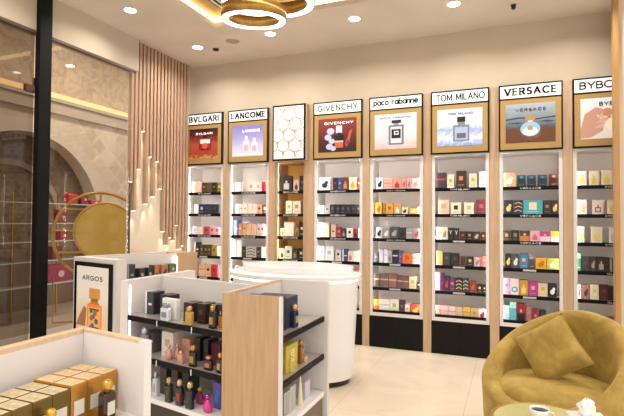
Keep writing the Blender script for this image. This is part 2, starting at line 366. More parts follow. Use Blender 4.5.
BOXES={
1:[
 [(-3.887, -3.838, 0.145, 'f3ead6', 'emb', 'c9a24a', 'white'),
  (-3.833, -3.746, 0.145, 'efbfb6', 'plain', 'e8d0c8', 'pink'),
  (-3.741, -3.67, 0.131, '4a3526', 'emb', 'c08a4a', 'dark brown'),
  (-3.665, -3.587, 0.13, '5b513c', 'plain', '7a6a48', 'olive brown'),
  (-3.587, -3.519, 0.13, '211d18', 'emb', '8a7433', 'black'),
  (-3.514, -3.436, 0.129, '5a5126', 'emb', 'b29a3a', 'olive gold')],
 [(-3.858, -3.79, 0.125, 'f2f0f2', 'plain', 'dddddd', 'white'),
  (-3.786, -3.695, 0.124, '1f2a52', 'emb', 'c9cbd0', 'navy'),
  (-3.69, -3.588, 0.124, '2b3147', 'band', '44506a', 'slate blue'),
  (-3.588, -3.488, 0.123, '1d222b', 'emb', '3c4450', 'charcoal'),
  (-3.483, -3.432, 0.122, '4b5a63', 'plain', '66747c', 'grey blue')],
 [(-3.879, -3.811, 0.105, 'e3dbec', 'emb', 'b8a6d6', 'lavender'),
  (-3.799, -3.715, 0.098, 'efe4cf', 'plain', 'e0cfa8', 'cream'),
  (-3.71, -3.615, 0.104, 'c2566a', 'emb', '7e2338', 'rose red'),
  (-3.615, -3.545, 0.103, 'e0a3aa', 'emb', 'c03a45', 'pink'),
  (-3.545, -3.445, 0.103, 'eab4ba', 'emb', 'c9303c', 'pink and red')],
 [(-3.843, -3.764, 0.17, '2a241c', 'side', 'e8dcc0', 'black'),
  (-3.759, -3.701, 0.137, '4a3b24', 'emb', 'b09040', 'dark brown'),
  (-3.699, -3.64, 0.136, '33301c', 'emb', '9a8a40', 'dark olive'),
  (-3.638, -3.581, 0.136, '3a3520', 'emb', '9a8a40', 'olive'),
  (-3.579, -3.504, 0.129, '9a8236', 'emb', '5a4618', 'gold'),
  (-3.499, -3.43, 0.128, 'e8dfc8', 'plain', 'd0c090', 'cream')],
 [(-3.767, -3.676, 0.156, 'e0b79a', 'band', 'c98a5a', 'peach'),
  (-3.672, -3.589, 0.155, 'e2bfa3', 'emb', '2a2420', 'beige'),
  (-3.582, -3.484, 0.148, 'bb2230', 'emb', '7e0f1c', 'red'),
  (-3.482, -3.427, 0.147, 'dd7d88', 'plain', 'c04050', 'rose')],
 [(-3.847, -3.751, 0.13, 'd8c8b0', 'emb', '907040', 'beige'),
  (-3.727, -3.633, 0.129, 'f0e8e0', 'plain', 'd0c0b0', 'white'),
  (-3.609, -3.516, 0.128, '802030', 'emb', 'c0a060', 'crimson')],
],
2:[
 [(-3.239, -3.141, 0.133, 'f5eef0', 'frame', 'b52a4a', 'white red edged'),
  (-3.057, -2.96, 0.119, 'f0e6da', 'emb', 'c9a86a', 'cream'),
  (-2.956, -2.861, 0.118, 'f0e4d6', 'emb', 'c9a86a', 'pale cream'),
  (-2.854, -2.801, 0.118, 'a3214c', 'plain', '7c1436', 'crimson'),
  (-2.799, -2.771, 0.117, 'dd9a3a', 'plain', 'b87820', 'amber')],
 [(-3.227, -3.176, 0.126, 'f4f0ea', 'plain', 'dddddd', 'white'),
  (-3.171, -3.12, 0.12, 'f1e8d8', 'emb', 'b07f30', 'cream'),
  (-3.113, -3.06, 0.119, 'f1e8d8', 'emb', 'b07f30', 'ivory'),
  (-3.054, -2.99, 0.119, 'eee2da', 'plain', 'd8c4b4', 'pale cream'),
  (-2.986, -2.923, 0.118, 'eee0d6', 'plain', 'd8c4b4', 'pale beige'),
  (-2.921, -2.852, 0.118, 'e2a67e', 'emb', '3a2a26', 'peach'),
  (-2.845, -2.768, 0.117, '5a4b44', 'emb', 'ece6e0', 'dark grey')],
 [(-3.251, -3.222, 0.19, '6a7ac6', 'plain', 'f0f0ff', 'blue'),
  (-3.22, -3.188, 0.189, '5d6fc0', 'side', 'f0f0ff', 'pale blue'),
  (-3.184, -3.133, 0.151, 'c08a68', 'emb', 'f0e0d0', 'brown'),
  (-3.128, -3.068, 0.151, 'd6a680', 'emb', 'a06a48', 'tan'),
  (-3.062, -2.998, 0.144, 'e0b492', 'plain', 'c89a74', 'peach'),
  (-2.994, -2.927, 0.143, 'e2b898', 'plain', 'c89a74', 'light peach'),
  (-2.92, -2.873, 0.149, 'e0c3c6', 'emb', '4a3436', 'mauve pink'),
  (-2.868, -2.817, 0.148, 'e2c5c6', 'emb', '4a3436', 'rose pink'),
  (-2.813, -2.766, 0.141, 'eed6d2', 'plain', 'e0c0bc', 'pale pink')],
 [(-3.27, -3.214, 0.215, 'f0eeee', 'plain', 'dcdcdc', 'tall white'),
  (-3.207, -3.136, 0.214, 'efedee', 'plain', 'dcdcdc', 'tall pearl'),
  (-3.132, -3.074, 0.131, '2c2a2a', 'emb', '6a6a6a', 'black'),
  (-3.07, -2.928, 0.131, 'b9b2aa', 'cross', '3a3836', 'black and white chevron'),
  (-2.926, -2.864, 0.13, '343230', 'emb', '8a8884', 'dark patterned'),
  (-2.859, -2.793, 0.129, 'efd0d0', 'plain', 'e0b8b8', 'pale pink'),
  (-2.791, -2.768, 0.129, 'd0a850', 'plain', 'b08830', 'gold')],
 [(-3.24, -3.204, 0.151, 'efe8e4', 'side', '5a3a34', 'white'),
  (-3.202, -3.169, 0.151, 'd8ccc4', 'side', '5a3a34', 'grey white'),
  (-3.164, -3.089, 0.144, 'eadccb', 'plain', 'd8c4a8', 'cream'),
  (-3.045, -2.958, 0.143, 'd8c0b0', 'emb', '907060', 'beige'),
  (-2.915, -2.808, 0.142, '404048', 'emb', '909098', 'dark grey')],
 [(-3.242, -3.13, 0.125, 'e8e0d8', 'emb', 'a09080', 'white'),
  (-3.086, -2.977, 0.124, 'c0a0a0', 'plain', 'a08080', 'mauve'),
  (-2.955, -2.826, 0.123, '303038', 'emb', '808088', 'black')],
],
3:[
 [(-2.584, -2.45, 0.183, '33322f', 'bottle', 'c9c6c0', 'black'),
  (-2.426, -2.353, 0.133, 'e2c3b2', 'bottle', '3a3230', 'pink bottle'),
  (-2.349, -2.269, 0.18, '2e2c2a', 'emb', '70706c', 'charcoal')],
 [(-2.526, -2.442, 0.157, 'f2ead9', 'emb', 'd2a238', 'cream'),
  (-2.436, -2.331, 0.156, 'ece2d2', 'emb', 'b89a60', 'ivory')],
 [(-2.596, -2.546, 0.097, 'efe9e0', 'bottle', '9a8a70', 'white'),
  (-2.544, -2.416, 0.175, 'f1ece2', 'frame', 'd8cdb8', 'tall white'),
  (-2.401, -2.353, 0.096, 'b98a34', 'bottle', '6a4a18', 'gold'),
  (-2.349, -2.265, 0.173, '26231f', 'emb', 'eee8dd', 'black')],
 [(-2.608, -2.534, 0.121, 'e6e6de', 'bottle', '3f6b3c', 'white and green'),
  (-2.53, -2.444, 0.151, 'e8e4da', 'emb', '2d7a3a', 'white'),
  (-2.44, -2.369, 0.12, '3a4036', 'bottle', '8a8a70', 'dark green'),
  (-2.355, -2.267, 0.131, '26241f', 'emb', 'e6d27a', 'black')],
 [(-2.581, -2.478, 0.145, 'e8dcc8', 'emb', 'b08a40', 'cream'),
  (-2.458, -2.357, 0.144, '3a2a20', 'emb', 'b08a40', 'brown')],
],
4:[
 [(-2.088, -1.953, 0.153, 'f4eeee', 'blot', '2a1f28', 'white'),
  (-1.923, -1.87, 0.146, '3d1d2c', 'emb', '8a4a50', 'maroon'),
  (-1.866, -1.812, 0.145, '36508a', 'emb', 'a0b0d0', 'blue'),
  (-1.808, -1.731, 0.145, '6a2f28', 'bottle', 'c79468', 'brown'),
  (-1.726, -1.636, 0.144, 'f0e2c2', 'bottle', 'd9a428', 'cream'),
  (-1.632, -1.581, 0.137, 'cc2431', 'emb', 'e89a90', 'red')],
 [(-2.096, -2.028, 0.1, 'efefef', 'emb', '9a9a9a', 'white'),
  (-2.027, -1.961, 0.099, 'cfcfcf', 'emb', '8a8a8a', 'light grey'),
  (-1.958, -1.895, 0.111, '343434', 'emb', '707070', 'charcoal'),
  (-1.893, -1.831, 0.11, '222224', 'emb', '5a5a5c', 'black'),
  (-1.829, -1.767, 0.11, '262628', 'emb', '5a5a5c', 'jet black'),
  (-1.765, -1.704, 0.109, '1f1f21', 'emb', '5a5a5c', 'coal black'),
  (-1.702, -1.642, 0.109, '242426', 'emb', '5a5a5c', 'ink black'),
  (-1.64, -1.582, 0.108, '2c2c2e', 'emb', '6a6a6c', 'dark grey')],
 [(-2.108, -2.036, 0.17, 'f2e7cf', 'plain', 'e8d49a', 'cream'),
  (-2.034, -1.965, 0.169, 'f0e8d8', 'plain', 'e0d0a8', 'ivory'),
  (-1.96, -1.884, 0.151, 'd2bda0', 'side', '4a4038', 'beige'),
  (-1.88, -1.818, 0.121, 'a02734', 'emb', 'd08a80', 'red'),
  (-1.814, -1.758, 0.104, '26242a', 'bottle', '8a8a90', 'black'),
  (-1.753, -1.679, 0.109, 'efe5d8', 'emb', '2a2426', 'cream and black'),
  (-1.674, -1.615, 0.103, '7e1c2a', 'bottle', '1f1a1c', 'dark red'),
  (-1.612, -1.579, 0.102, 'f0ecf2', 'plain', 'd8d0e0', 'white')],
 [(-2.102, -2.019, 0.164, 'e3e4f4', 'emb', 'b0b4e0', 'lavender white'),
  (-2.015, -1.911, 0.163, 'efeef2', 'emb', 'b8b4c0', 'white'),
  (-1.888, -1.82, 0.133, 'd8cfc4', 'emb', '3a2c26', 'beige and black'),
  (-1.8, -1.739, 0.138, '34408e', 'side', 'e0e4f4', 'navy blue'),
  (-1.735, -1.676, 0.114, 'dcbfa0', 'bottle', 'a0765a', 'beige'),
  (-1.672, -1.625, 0.114, 'f0d8cf', 'plain', 'e0bfb4', 'pale pink'),
  (-1.623, -1.578, 0.113, 'efdcc8', 'plain', 'e0c4a8', 'peach')],
 [(-2.101, -2.004, 0.152, '404040', 'emb', '909090', 'black'),
  (-1.985, -1.89, 0.151, 'd0d0d0', 'emb', '808080', 'grey'),
  (-1.695, -1.638, 0.159, 'c8283a', 'emb', '8c1422', 'red'),
  (-1.635, -1.582, 0.158, 'd85a68', 'emb', 'a02838', 'rose red')],
 [(-2.06, -1.946, 0.128, 'e0d0c0', 'emb', 'a08060', 'beige'),
  (-1.908, -1.795, 0.127, '402028', 'emb', 'a08060', 'maroon')],
],
5:[
 [(-1.406, -1.324, 0.129, 'e0e0e4', 'blot', '16161a', 'silver'),
  (-1.32, -1.222, 0.117, 'e3a89e', 'band', 'c88478', 'peach pink'),
  (-1.22, -1.122, 0.119, 'd89486', 'bottle', '8a4630', 'salmon'),
  (-1.12, -1.065, 0.118, 'd99a98', 'blot', 'a85c62', 'rose'),
  (-1.062, -1.012, 0.117, 'dca29e', 'blot', 'a85c62', 'dusty rose'),
  (-1.009, -0.909, 0.117, 'e6bcb8', 'blot', 'c48a88', 'pale rose')],
 [(-1.411, -1.341, 0.129, 'e8ac34', 'blot', 'd9522a', 'yellow orange'),
  (-1.338, -1.298, 0.123, 'a8802c', 'side', '241d12', 'gold and black'),
  (-1.293, -1.212, 0.117, 'd6a02e', 'emb', 'c4432a', 'gold'),
  (-1.207, -1.127, 0.111, 'c79a4a', 'bottle', 'd9d9dc', 'pale gold'),
  (-1.121, -1.052, 0.071, 'e8ddc0', 'blot', '221c16', 'cream and black'),
  (-1.032, -0.954, 0.066, 'd6ab45', 'blot', 'f3ead0', 'small gold'),
  (-0.95, -0.891, 0.078, 'd8cbb4', 'plain', 'b0a080', 'beige')],
 [(-1.41, -1.334, 0.123, 'b9bbbd', 'blot', '1c1c1e', 'silver grey'),
  (-1.332, -1.25, 0.117, '8e8a8a', 'blot', 'e2dcdc', 'grey'),
  (-1.248, -1.155, 0.127, '4e4b4c', 'blot', 'a9a4a4', 'dark grey'),
  (-1.152, -1.071, 0.121, '2d2d2f', 'blot', '0c0c0e', 'charcoal'),
  (-1.068, -1.002, 0.115, '96969a', 'band', 'c9c9cc', 'light grey'),
  (-0.999, -0.891, 0.116, '8b8688', 'blot', 'c02a48', 'grey and red')],
 [(-1.429, -1.375, 0.112, '55555a', 'emb', '9a9aa0', 'dark grey'),
  (-1.372, -1.322, 0.145, 'cfc8e0', 'bottle', 'e8e6f0', 'lavender'),
  (-1.32, -1.272, 0.15, 'e6e3ea', 'emb', 'b4a4cc', 'white'),
  (-1.27, -1.226, 0.138, 'b4b4ba', 'bottle', '6a6a74', 'grey'),
  (-1.222, -1.155, 0.143, '1e1f24', 'band', 'c8ccd4', 'black'),
  (-1.152, -1.112, 0.132, '5a52a8', 'emb', '9a94d6', 'violet'),
  (-1.11, -1.001, 0.109, 'da6a26', 'emb', 'b64a14', 'orange'),
  (-0.999, -0.891, 0.108, 'efece8', 'band', 'e6864a', 'white orange topped')],
 [(-1.433, -1.363, 0.145, '5e4c48', 'band', 'b8a8a4', 'grey brown'),
  (-1.356, -1.263, 0.144, '745850', 'band', 'c8aca0', 'brown'),
  (-1.261, -1.17, 0.143, '8a6358', 'band', 'd0b0a4', 'light brown'),
  (-1.168, -1.102, 0.131, '6c4e46', 'band', 'c0a49c', 'dark brown'),
  (-1.1, -1.039, 0.125, '7c5a50', 'band', 'c8aca0', 'reddish brown'),
  (-1.036, -0.959, 0.13, 'd9d2ac', 'emb', 'b8b080', 'cream'),
  (-0.951, -0.896, 0.075, '3e3432', 'band', 'e0d8d4', 'small dark')],
 [(-1.432, -1.368, 0.133, 'f0a82c', 'two', 'e8702a', 'yellow and orange'),
  (-1.364, -1.248, 0.144, 'ece8e6', 'band', 'c4c0bc', 'white'),
  (-1.246, -1.148, 0.148, 'eeeee4', 'emb', 'a8c83a', 'white and lime'),
  (-1.145, -1.084, 0.142, '4c3e38', 'emb', '8a7a70', 'dark taupe'),
  (-1.081, -1.027, 0.103, 'ece6e2', 'emb', 'c8b8b0', 'small white'),
  (-1.023, -0.902, 0.106, 'e2563c', 'blot', 'f2d84a', 'red floral')],
],
6:[
 [(-0.756, -0.644, 0.166, '40343a', 'band', 'a83a3e', 'charcoal'),
  (-0.633, -0.562, 0.144, 'eadab8', 'emb', 'd2a03a', 'cream and gold'),
  (-0.543, -0.444, 0.18, '3e2526', 'emb', 'e08a50', 'dark brown'),
  (-0.412, -0.334, 0.146, 'e8d8b6', 'emb', 'd2a03a', 'ivory and gold'),
  (-0.314, -0.215, 0.166, 'e9e8ee', 'emb', 'b0b0b8', 'white')],
 [(-0.729, -0.614, 0.15, 'e4bca6', 'emb', 'c89a84', 'pinkish beige'),
  (-0.597, -0.493, 0.122, 'eadfcb', 'emb', '1e1a18', 'cream black dotted'),
  (-0.463, -0.363, 0.12, 'eae2ce', 'emb', 'c9b878', 'cream gold marked'),
  (-0.342, -0.239, 0.145, '7e2c3c', 'emb', 'a86a5c', 'maroon')],
 [(-0.751, -0.691, 0.133, 'ecebf0', 'band', 'c9b480', 'white'),
  (-0.689, -0.627, 0.133, 'e3dccd', 'blot', 'a8905a', 'white and gold'),
  (-0.625, -0.571, 0.124, '22201f', 'Y', 'e8e4e0', 'black'),
  (-0.567, -0.514, 0.123, '252322', 'Y', 'e8e4e0', 'jet black'),
  (-0.506, -0.443, 0.089, '2c1c1c', 'emb', 'c23a3a', 'black and red'),
  (-0.44, -0.377, 0.089, '241e1c', 'emb', 'b07c5a', 'black and bronze'),
  (-0.375, -0.305, 0.088, '383230', 'blot', 'b8ab9c', 'black and grey'),
  (-0.299, -0.247, 0.083, '28201e', 'emb', 'd07a4a', 'black and orange')],
 [(-0.747, -0.681, 0.149, 'd8b75c', 'frame', 'efe4c4', 'gold'),
  (-0.679, -0.603, 0.132, '3a3434', 'emb', '6a6060', 'charcoal'),
  (-0.598, -0.515, 0.126, '22222a', 'emb', '5a3038', 'black'),
  (-0.503, -0.441, 0.099, '4a2420', 'frame', '8a4a40', 'dark red'),
  (-0.438, -0.369, 0.099, '2e2a24', 'emb', 'b8b890', 'dark olive'),
  (-0.364, -0.297, 0.096, 'c9aeb0', 'blot', 'a88084', 'pinkish grey'),
  (-0.294, -0.225, 0.103, 'e8786e', 'emb', 'f0a090', 'coral')],
 [(-0.767, -0.71, 0.191, 'efeef4', 'emb', 'b8b8cc', 'tall white'),
  (-0.706, -0.666, 0.18, '6a2a76', 'side', 'a84a8a', 'purple'),
  (-0.663, -0.612, 0.148, '46302e', 'blot', 'c8402e', 'dark red marked'),
  (-0.61, -0.555, 0.137, '6c3480', 'emb', 'e0a03a', 'purple and orange'),
  (-0.552, -0.48, 0.136, '332a24', 'cross', 'e0c890', 'black gold laced'),
  (-0.478, -0.414, 0.135, '3a3838', 'cross', 'c8c8c4', 'black silver laced'),
  (-0.411, -0.341, 0.114, '8e3a28', 'blot', 'd0583a', 'red brown'),
  (-0.336, -0.282, 0.082, '1f1c1a', 'emb', 'e0c880', 'small black'),
  (-0.279, -0.223, 0.082, '242220', 'emb', 'ece0b8', 'small black cream dotted')],
 [(-0.769, -0.703, 0.117, 'e8b0a8', 'band', 'd08880', 'salmon pink'),
  (-0.701, -0.625, 0.116, 'efcac6', 'band', 'd8a09c', 'pale pink'),
  (-0.623, -0.547, 0.115, 'eed2ce', 'band', 'd8a09c', 'blush'),
  (-0.545, -0.477, 0.115, 'e0c3a4', 'plain', 'c8a888', 'beige'),
  (-0.474, -0.402, 0.119, 'dcbc64', 'band', 'c8942a', 'gold'),
  (-0.399, -0.327, 0.114, 'd8b87a', 'emb', 'b0883a', 'honey'),
  (-0.323, -0.226, 0.113, 'efecec', 'blot', 'cc1c3a', 'white and red')],
],
7:[
 [(-0.077, 0.039, 0.143, 'cbab8a', 'blot', 'ece0cc', 'beige figured'),
  (0.05, 0.13, 0.116, '1f2a30', 'cap', '3c9cc0', 'dark blue gold topped'),
  (0.143, 0.223, 0.115, '1f2b32', 'cap', '2f86c8', 'dark teal topped'),
  (0.239, 0.321, 0.114, '212d34', 'cap', '2f86c8', 'dark slate'),
  (0.34, 0.422, 0.118, '40161e', 'cap', 'd8a860', 'red and black')],
 [(-0.074, 0.014, 0.142, '1c2036', 'blot', 'd8b460', 'navy baroque'),
  (0.016, 0.103, 0.141, '22253c', 'cross', 'c8b078', 'navy striped'),
  (0.106, 0.281, 0.14, '43a3ab', 'emb', 'e0d0b0', 'wide teal'),
  (0.285, 0.356, 0.138, '2b211c', 'emb', 'a07a48', 'dark brown'),
  (0.357, 0.43, 0.138, '241c18', 'blot', 'd8a050', 'black and gold')],
 [(-0.092, -0.011, 0.102, '3c2c20', 'emb', 'b89458', 'brown'),
  (-0.009, 0.07, 0.108, '211a18', 'emb', '8a7a6c', 'black'),
  (0.072, 0.165, 0.105, '4c3420', 'two', 'b8823e', 'brown and gold'),
  (0.167, 0.255, 0.106, 'dcaab4', 'bottle', 'c8607c', 'pink'),
  (0.257, 0.347, 0.103, 'b83a94', 'two', 'e8c8dc', 'magenta'),
  (0.349, 0.433, 0.102, 'e6d23c', 'two', 'f0eed8', 'yellow')],
 [(-0.065, -0.004, 0.142, '191817', 'blot', 'e0b860', 'black'),
  (-0.001, 0.067, 0.138, '4b4c50', 'blot', 'dcdcdc', 'dark grey'),
  (0.072, 0.15, 0.147, '4a7da4', 'emb', 'd0b080', 'steel blue'),
  (0.154, 0.208, 0.129, '44465a', 'cap', 'd8a848', 'slate grey'),
  (0.214, 0.314, 0.109, 'e0a42a', 'blot', 'b87818', 'golden yellow'),
  (0.317, 0.425, 0.108, 'bccb62', 'bottle', 'e8ecd0', 'lime green')],
 [(-0.097, -0.021, 0.162, 'e8a0cc', 'emb', 'd05a9a', 'pink'),
  (-0.018, 0.064, 0.161, 'e6ddd8', 'ring', '2f8ab0', 'white blue circled'),
  (0.067, 0.146, 0.15, 'c0922e', 'bottle', 'e8c878', 'gold'),
  (0.149, 0.234, 0.139, 'ae3c8c', 'emb', 'e098c8', 'magenta'),
  (0.237, 0.322, 0.128, 'dcc9a8', 'emb', 'c8a848', 'cream and gold'),
  (0.327, 0.403, 0.127, '1c1b1c', 'blot', 'd8d8dc', 'black')],
 [(-0.105, -0.025, 0.161, 'bcd8e4', 'A', 'c0304a', 'pale blue'),
  (-0.022, 0.038, 0.201, '58b8c4', 'cap', 'e8e4ec', 'white and teal'),
  (0.047, 0.116, 0.189, 'a8202c', 'two', '181414', 'red and black'),
  (0.12, 0.171, 0.169, 'b87a84', 'side', '8a4a5c', 'dusty pink'),
  (0.183, 0.242, 0.148, '8c2430', 'emb', 'd0807a', 'dark red'),
  (0.249, 0.309, 0.137, '26304c', 'emb', '3a6ab0', 'navy'),
  (0.323, 0.388, 0.107, '3a302c', 'emb', '807468', 'dark brown')],
],
8:[
 [(0.574, 0.665, 0.14, 'eee9e4', 'bottle', 'e0d868', 'white'),
  (0.683, 0.766, 0.139, 'e2d6bc', 'bottle', 'd8c868', 'cream'),
  (0.787, 0.875, 0.143, 'e0d2b6', 'bottle', 'd8c868', 'ivory')],
 [(0.57, 0.665, 0.14, 'ebe6e2', 'bottle', 'd8c8a8', 'white'),
  (0.711, 0.804, 0.134, 'e0d6cc', 'ringsq', 'b82a34', 'cream red squared'),
  (0.834, 0.919, 0.132, 'ded0b4', 'bottle', 'd8b868', 'ivory')],
 [(0.569, 0.644, 0.154, 'ece7e4', 'bottle', 'e0dc78', 'white'),
  (0.697, 0.792, 0.153, 'e2d6c2', 'bottle', 'e0d078', 'cream'),
  (0.847, 0.917, 0.151, 'e6dcd4', 'bottle', 'c8b8a8', 'pale pink')],
 [(0.567, 0.613, 0.163, '3f7a58', 'cap', 'e8e4d0', 'green'),
  (0.614, 0.685, 0.134, '39332f', 'emb', '4a443e', 'charcoal'),
  (0.687, 0.74, 0.133, '3b3531', 'blot', 'a89890', 'charcoal and pink'),
  (0.744, 0.816, 0.137, '2e2824', 'bottle', 'b0a698', 'dark brown'),
  (0.817, 0.85, 0.132, '40342c', 'plain', '5a4a40', 'brown'),
  (0.853, 0.915, 0.122, '4a4644', 'side', 'b0acb0', 'dark grey')],
 [(0.56, 0.613, 0.134, 'ead2d4', 'blot', 'c04a5c', 'pink floral'),
  (0.619, 0.684, 0.134, 'a87868', 'blot', '4a302c', 'brown floral'),
  (0.687, 0.759, 0.142, 'e6dfc2', 'emb', 'd0c8a0', 'cream'),
  (0.762, 0.84, 0.142, '50202a', 'emb', '7a3c40', 'maroon'),
  (0.842, 0.913, 0.131, '2e2a2a', 'plain', '4a4444', 'charcoal')],
 [(0.57, 0.651, 0.115, 'c0a090', 'emb', '805040', 'beige'),
  (0.755, 0.881, 0.122, '8a4a38', 'band', 'b08070', 'brown')],
],
}
ISL_L=[
 ('L1',0.78),
 ('box',-2.188,2.533,0.091,0.150,0.06,'2c2b2e','side','d8d8de','tall black and silver perfume box'),
 ('box',-2.056,2.520,0.089,0.141,0.06,'27272b','emb','60606a','tall black perfume box'),
 ('box',-1.967,2.458,0.136,0.130,0.07,'eeecea','plain','d8d4d0','white perfume box'),
 ('bottle',-1.960,2.412,0.073,0.113,0.03,'dfe3ea','square','9aa2b4','clear perfume bottle with blue-grey base'),
 ('box',-1.809,2.432,0.078,0.120,0.06,'3a302c','emb','8a6a50','dark brown perfume box'),
 ('box',-1.702,2.418,0.071,0.124,0.06,'2c2220','emb','6a4038','blackish brown perfume box'),
 ('bottle',-1.749,2.353,0.052,0.114,0.03,'c79a4a','square','d8b060','gold amber perfume bottle'),
 ('box',-1.612,2.399,0.046,0.128,0.05,'3a3c40','plain','55585c','charcoal perfume box'),
 ('bottle',-1.575,2.345,0.045,0.139,0.028,'1b1c20','square','d0a040','black perfume bottle with gold cap'),
 ('box',-1.539,2.375,0.040,0.137,0.05,'35363a','two','d08a3a','orange-topped black perfume box'),
 ('L2',0.54),
 ('box',-2.173,2.516,0.097,0.136,0.06,'5a5856','band','b0aeac','grey perfume box'),
 ('bottle',-2.183,2.486,0.064,0.173,0.03,'8e9094','square','c8cad0','silver-capped grey perfume bottle'),
 ('box',-1.989,2.472,0.112,0.162,0.06,'e4dad2','emb','c0a890','white perfume box'),
 ('bottle',-1.949,2.431,0.049,0.101,0.03,'d99684','round','e8b8a8','round pink perfume bottle'),
 ('bottle',-1.938,2.494,0.037,0.100,0.03,'d28c7c','round','e0a898','small rose perfume bottle'),
 ('box',-1.871,2.500,0.080,0.124,0.06,'d9a089','plain','c88c74','pink perfume box'),
 ('bottle',-1.833,2.402,0.042,0.078,0.026,'dc9c84','square','e8c0b0','small square pink perfume bottle'),
 ('box',-1.768,2.476,0.049,0.146,0.06,'242322','emb','4a4640','black perfume box'),
 ('bottle',-1.726,2.373,0.053,0.131,0.026,'1d1d1f','square','c8a040','black handbag-shaped perfume bottle with gold trim'),
 ('box',-1.697,2.462,0.042,0.144,0.06,'2a2a28','plain','50504c','dark grey perfume box'),
 ('box',-1.609,2.435,0.076,0.135,0.06,'5e1c2c','plain','7a3040','maroon perfume box'),
 ('bottle',-1.605,2.354,0.057,0.086,0.026,'26181c','square','e09068','dark perfume bottle with orange cap'),
 ('bottle',-1.515,2.334,0.039,0.118,0.026,'1f1d1c','square','d8b060','slim black perfume bottle with gold cap'),
 ('L3',0.3),
 ('bottle',-2.053,2.442,0.037,0.161,0.026,'c9cdd4','square','b8bcc8','tall clear perfume bottle'),
 ('box',-2.031,2.489,0.063,0.176,0.06,'403c3a','plain','5a5654','transparent dark perfume box'),
 ('box',-1.934,2.475,0.062,0.179,0.06,'44403c','plain','5e5a56','transparent brown perfume box'),
 ('box',-1.841,2.461,0.061,0.182,0.06,'38383a','plain','56565a','transparent grey perfume box'),
 ('bottle',-1.916,2.384,0.051,0.153,0.03,'24241c','square','d0b080','tall black perfume bottle with green label'),
 ('bottle',-1.823,2.365,0.053,0.159,0.03,'241c1a','square','d8b890','tall black perfume bottle with red label'),
 ('bottle',-1.737,2.353,0.055,0.162,0.03,'1c1c20','square','d8c080','tall black perfume bottle with grey label'),
 ('bottle',-1.725,2.441,0.060,0.107,0.03,'9a1e5a','round','d0c850','magenta perfume bottle with yellow and green cap'),
 ('bottle',-1.611,2.352,0.063,0.105,0.035,'d83a88','round','c040b0','round pink perfume bottle with violet cap'),
 ('box',-1.587,2.418,0.064,0.162,0.06,'6a5ab8','blot','3a90c8','purple and blue perfume box'),
 ('box',-1.518,2.400,0.034,0.148,0.05,'c83a52','plain','e06070','red perfume box'),
]
ISL_R=[
 ('R1',0.78),
 ('box',-1.128,2.424,0.071,0.224,0.1,'232c44','plain','34405c','navy perfume box'),
 ('box',-1.135,2.613,0.070,0.204,0.1,'2a3450','plain','3c486c','slate blue perfume box'),
 ('bottle',-1.108,2.568,0.049,0.132,0.03,'1c2646','square','d8b078','dark blue perfume bottle with gold cap'),
 ('R2',0.54),
 ('bottle',-1.119,2.360,0.027,0.187,0.03,'2c2c34','square','50505c','black perfume bottle'),
 ('box',-1.185,2.579,0.064,0.174,0.09,'c8b44a','emb','e8d880','yellow gold perfume box'),
 ('bottle',-1.133,2.521,0.040,0.113,0.03,'d8cc60','square','e0d8a0','yellow perfume bottle'),
 ('bottle',-1.163,2.696,0.048,0.138,0.03,'9a6038','square','c89058','amber brown perfume bottle'),
 ('bottle',-1.150,2.724,0.021,0.042,0.02,'e8d8b0','square','d8c080','tiny cream perfume bottle'),
 ('R3',0.305),
 ('box',-1.164,2.477,0.033,0.156,0.09,'a8a8a2','frame','d0d0cc','grey perfume box'),
 ('box',-1.161,2.555,0.037,0.166,0.09,'b4b4ac','frame','d8d8d4','light grey perfume box'),
 ('bottle',-1.149,2.667,0.047,0.193,0.04,'e6dcb8','cone','ece4cc','tall cream cone-shaped perfume bottle'),
 ('box',-1.163,2.776,0.037,0.123,0.06,'cfc8d8','plain','e0dce8','pale purple perfume box'),
]
# ------------------------------------------------------------------ the room
CZ = 3.40
b = MB(); b.box(-3.85, 3.2, -2.2, 5.9, -.05, 0); struct('floor', b, MARBLE)
RX0, RX1, RY0, RY1 = -2.86, 1.2, .6, 4.24          # ceiling recess
b = MB(); b.box(-4.1, RX0, -2.2, 5.9, CZ, CZ + .05); b.box(RX1, 3.2, -2.2, 5.9, CZ, CZ + .05); b.box(RX0, RX1, RY1, 5.9, CZ, CZ + .05); b.box(RX0, RX1, -2.2, RY0, CZ, CZ + .05)
b.box(RX0 - .1, RX1 + .1, RY0 - .1, RY1 + .1, CZ + .15, CZ + .2)
struct('ceiling', b, CEIL)
b = MB(); b.box(RX0, RX1, RY0, RY1, CZ + .10, CZ + .149)
tag(b.build('ceiling_recess_panel', wood('brushed_gold', '9a7430', 'b98f45', .35, (2, 30, 2)), kind='structure'), 'gold panel inside the ceiling recess', 'ceiling panel')
b = MB(); b.box(RX0 - .03, RX1, RY1, RY1 + .03, CZ + .052, CZ + .10); b.box(RX0 - .03, RX0, RY0, RY1, CZ + .052, CZ + .10); b.box(RX1, RX1 + .03, RY0, RY1, CZ + .052, CZ + .10)
struct('trim_1', b, LEDY)                            # light strip round the recess
b = MB(); b.box(-4.1, 3.2, 5.30, 5.59, 2.772, CZ); b.box(-4.1, 3.2, 5.60, 5.7, 0, CZ); struct('wall_back', b, WALL)
b = MB(); b.box(-3.96, -3.932, 4.195, 5.256, 0, CZ); struct('wall_left', b, plaster('cream_wall', 'd8cbb4', .7))
b = MB(); b.box(-4.0, -3.85, -2.2, 4.235, 3.045, CZ); struct('trim_2', b, BEAM)
b = MB(); b.box(-3.90, -3.85, -2.2, 4.13, 3.02, 3.044); struct('trim_3', b, mat('5a4a3c', .5))
b = MB(); b.box(-3.858, -3.80, 2.972, 3.09, 0, CZ - .001); struct('trim_4', b, mat('070707', .6, spec=.2))
b = MB(); b.box(-3.93, -3.90, 4.186, 4.194, 0, 3.02); struct('trim_5', b, mat('5a4a40', .5))
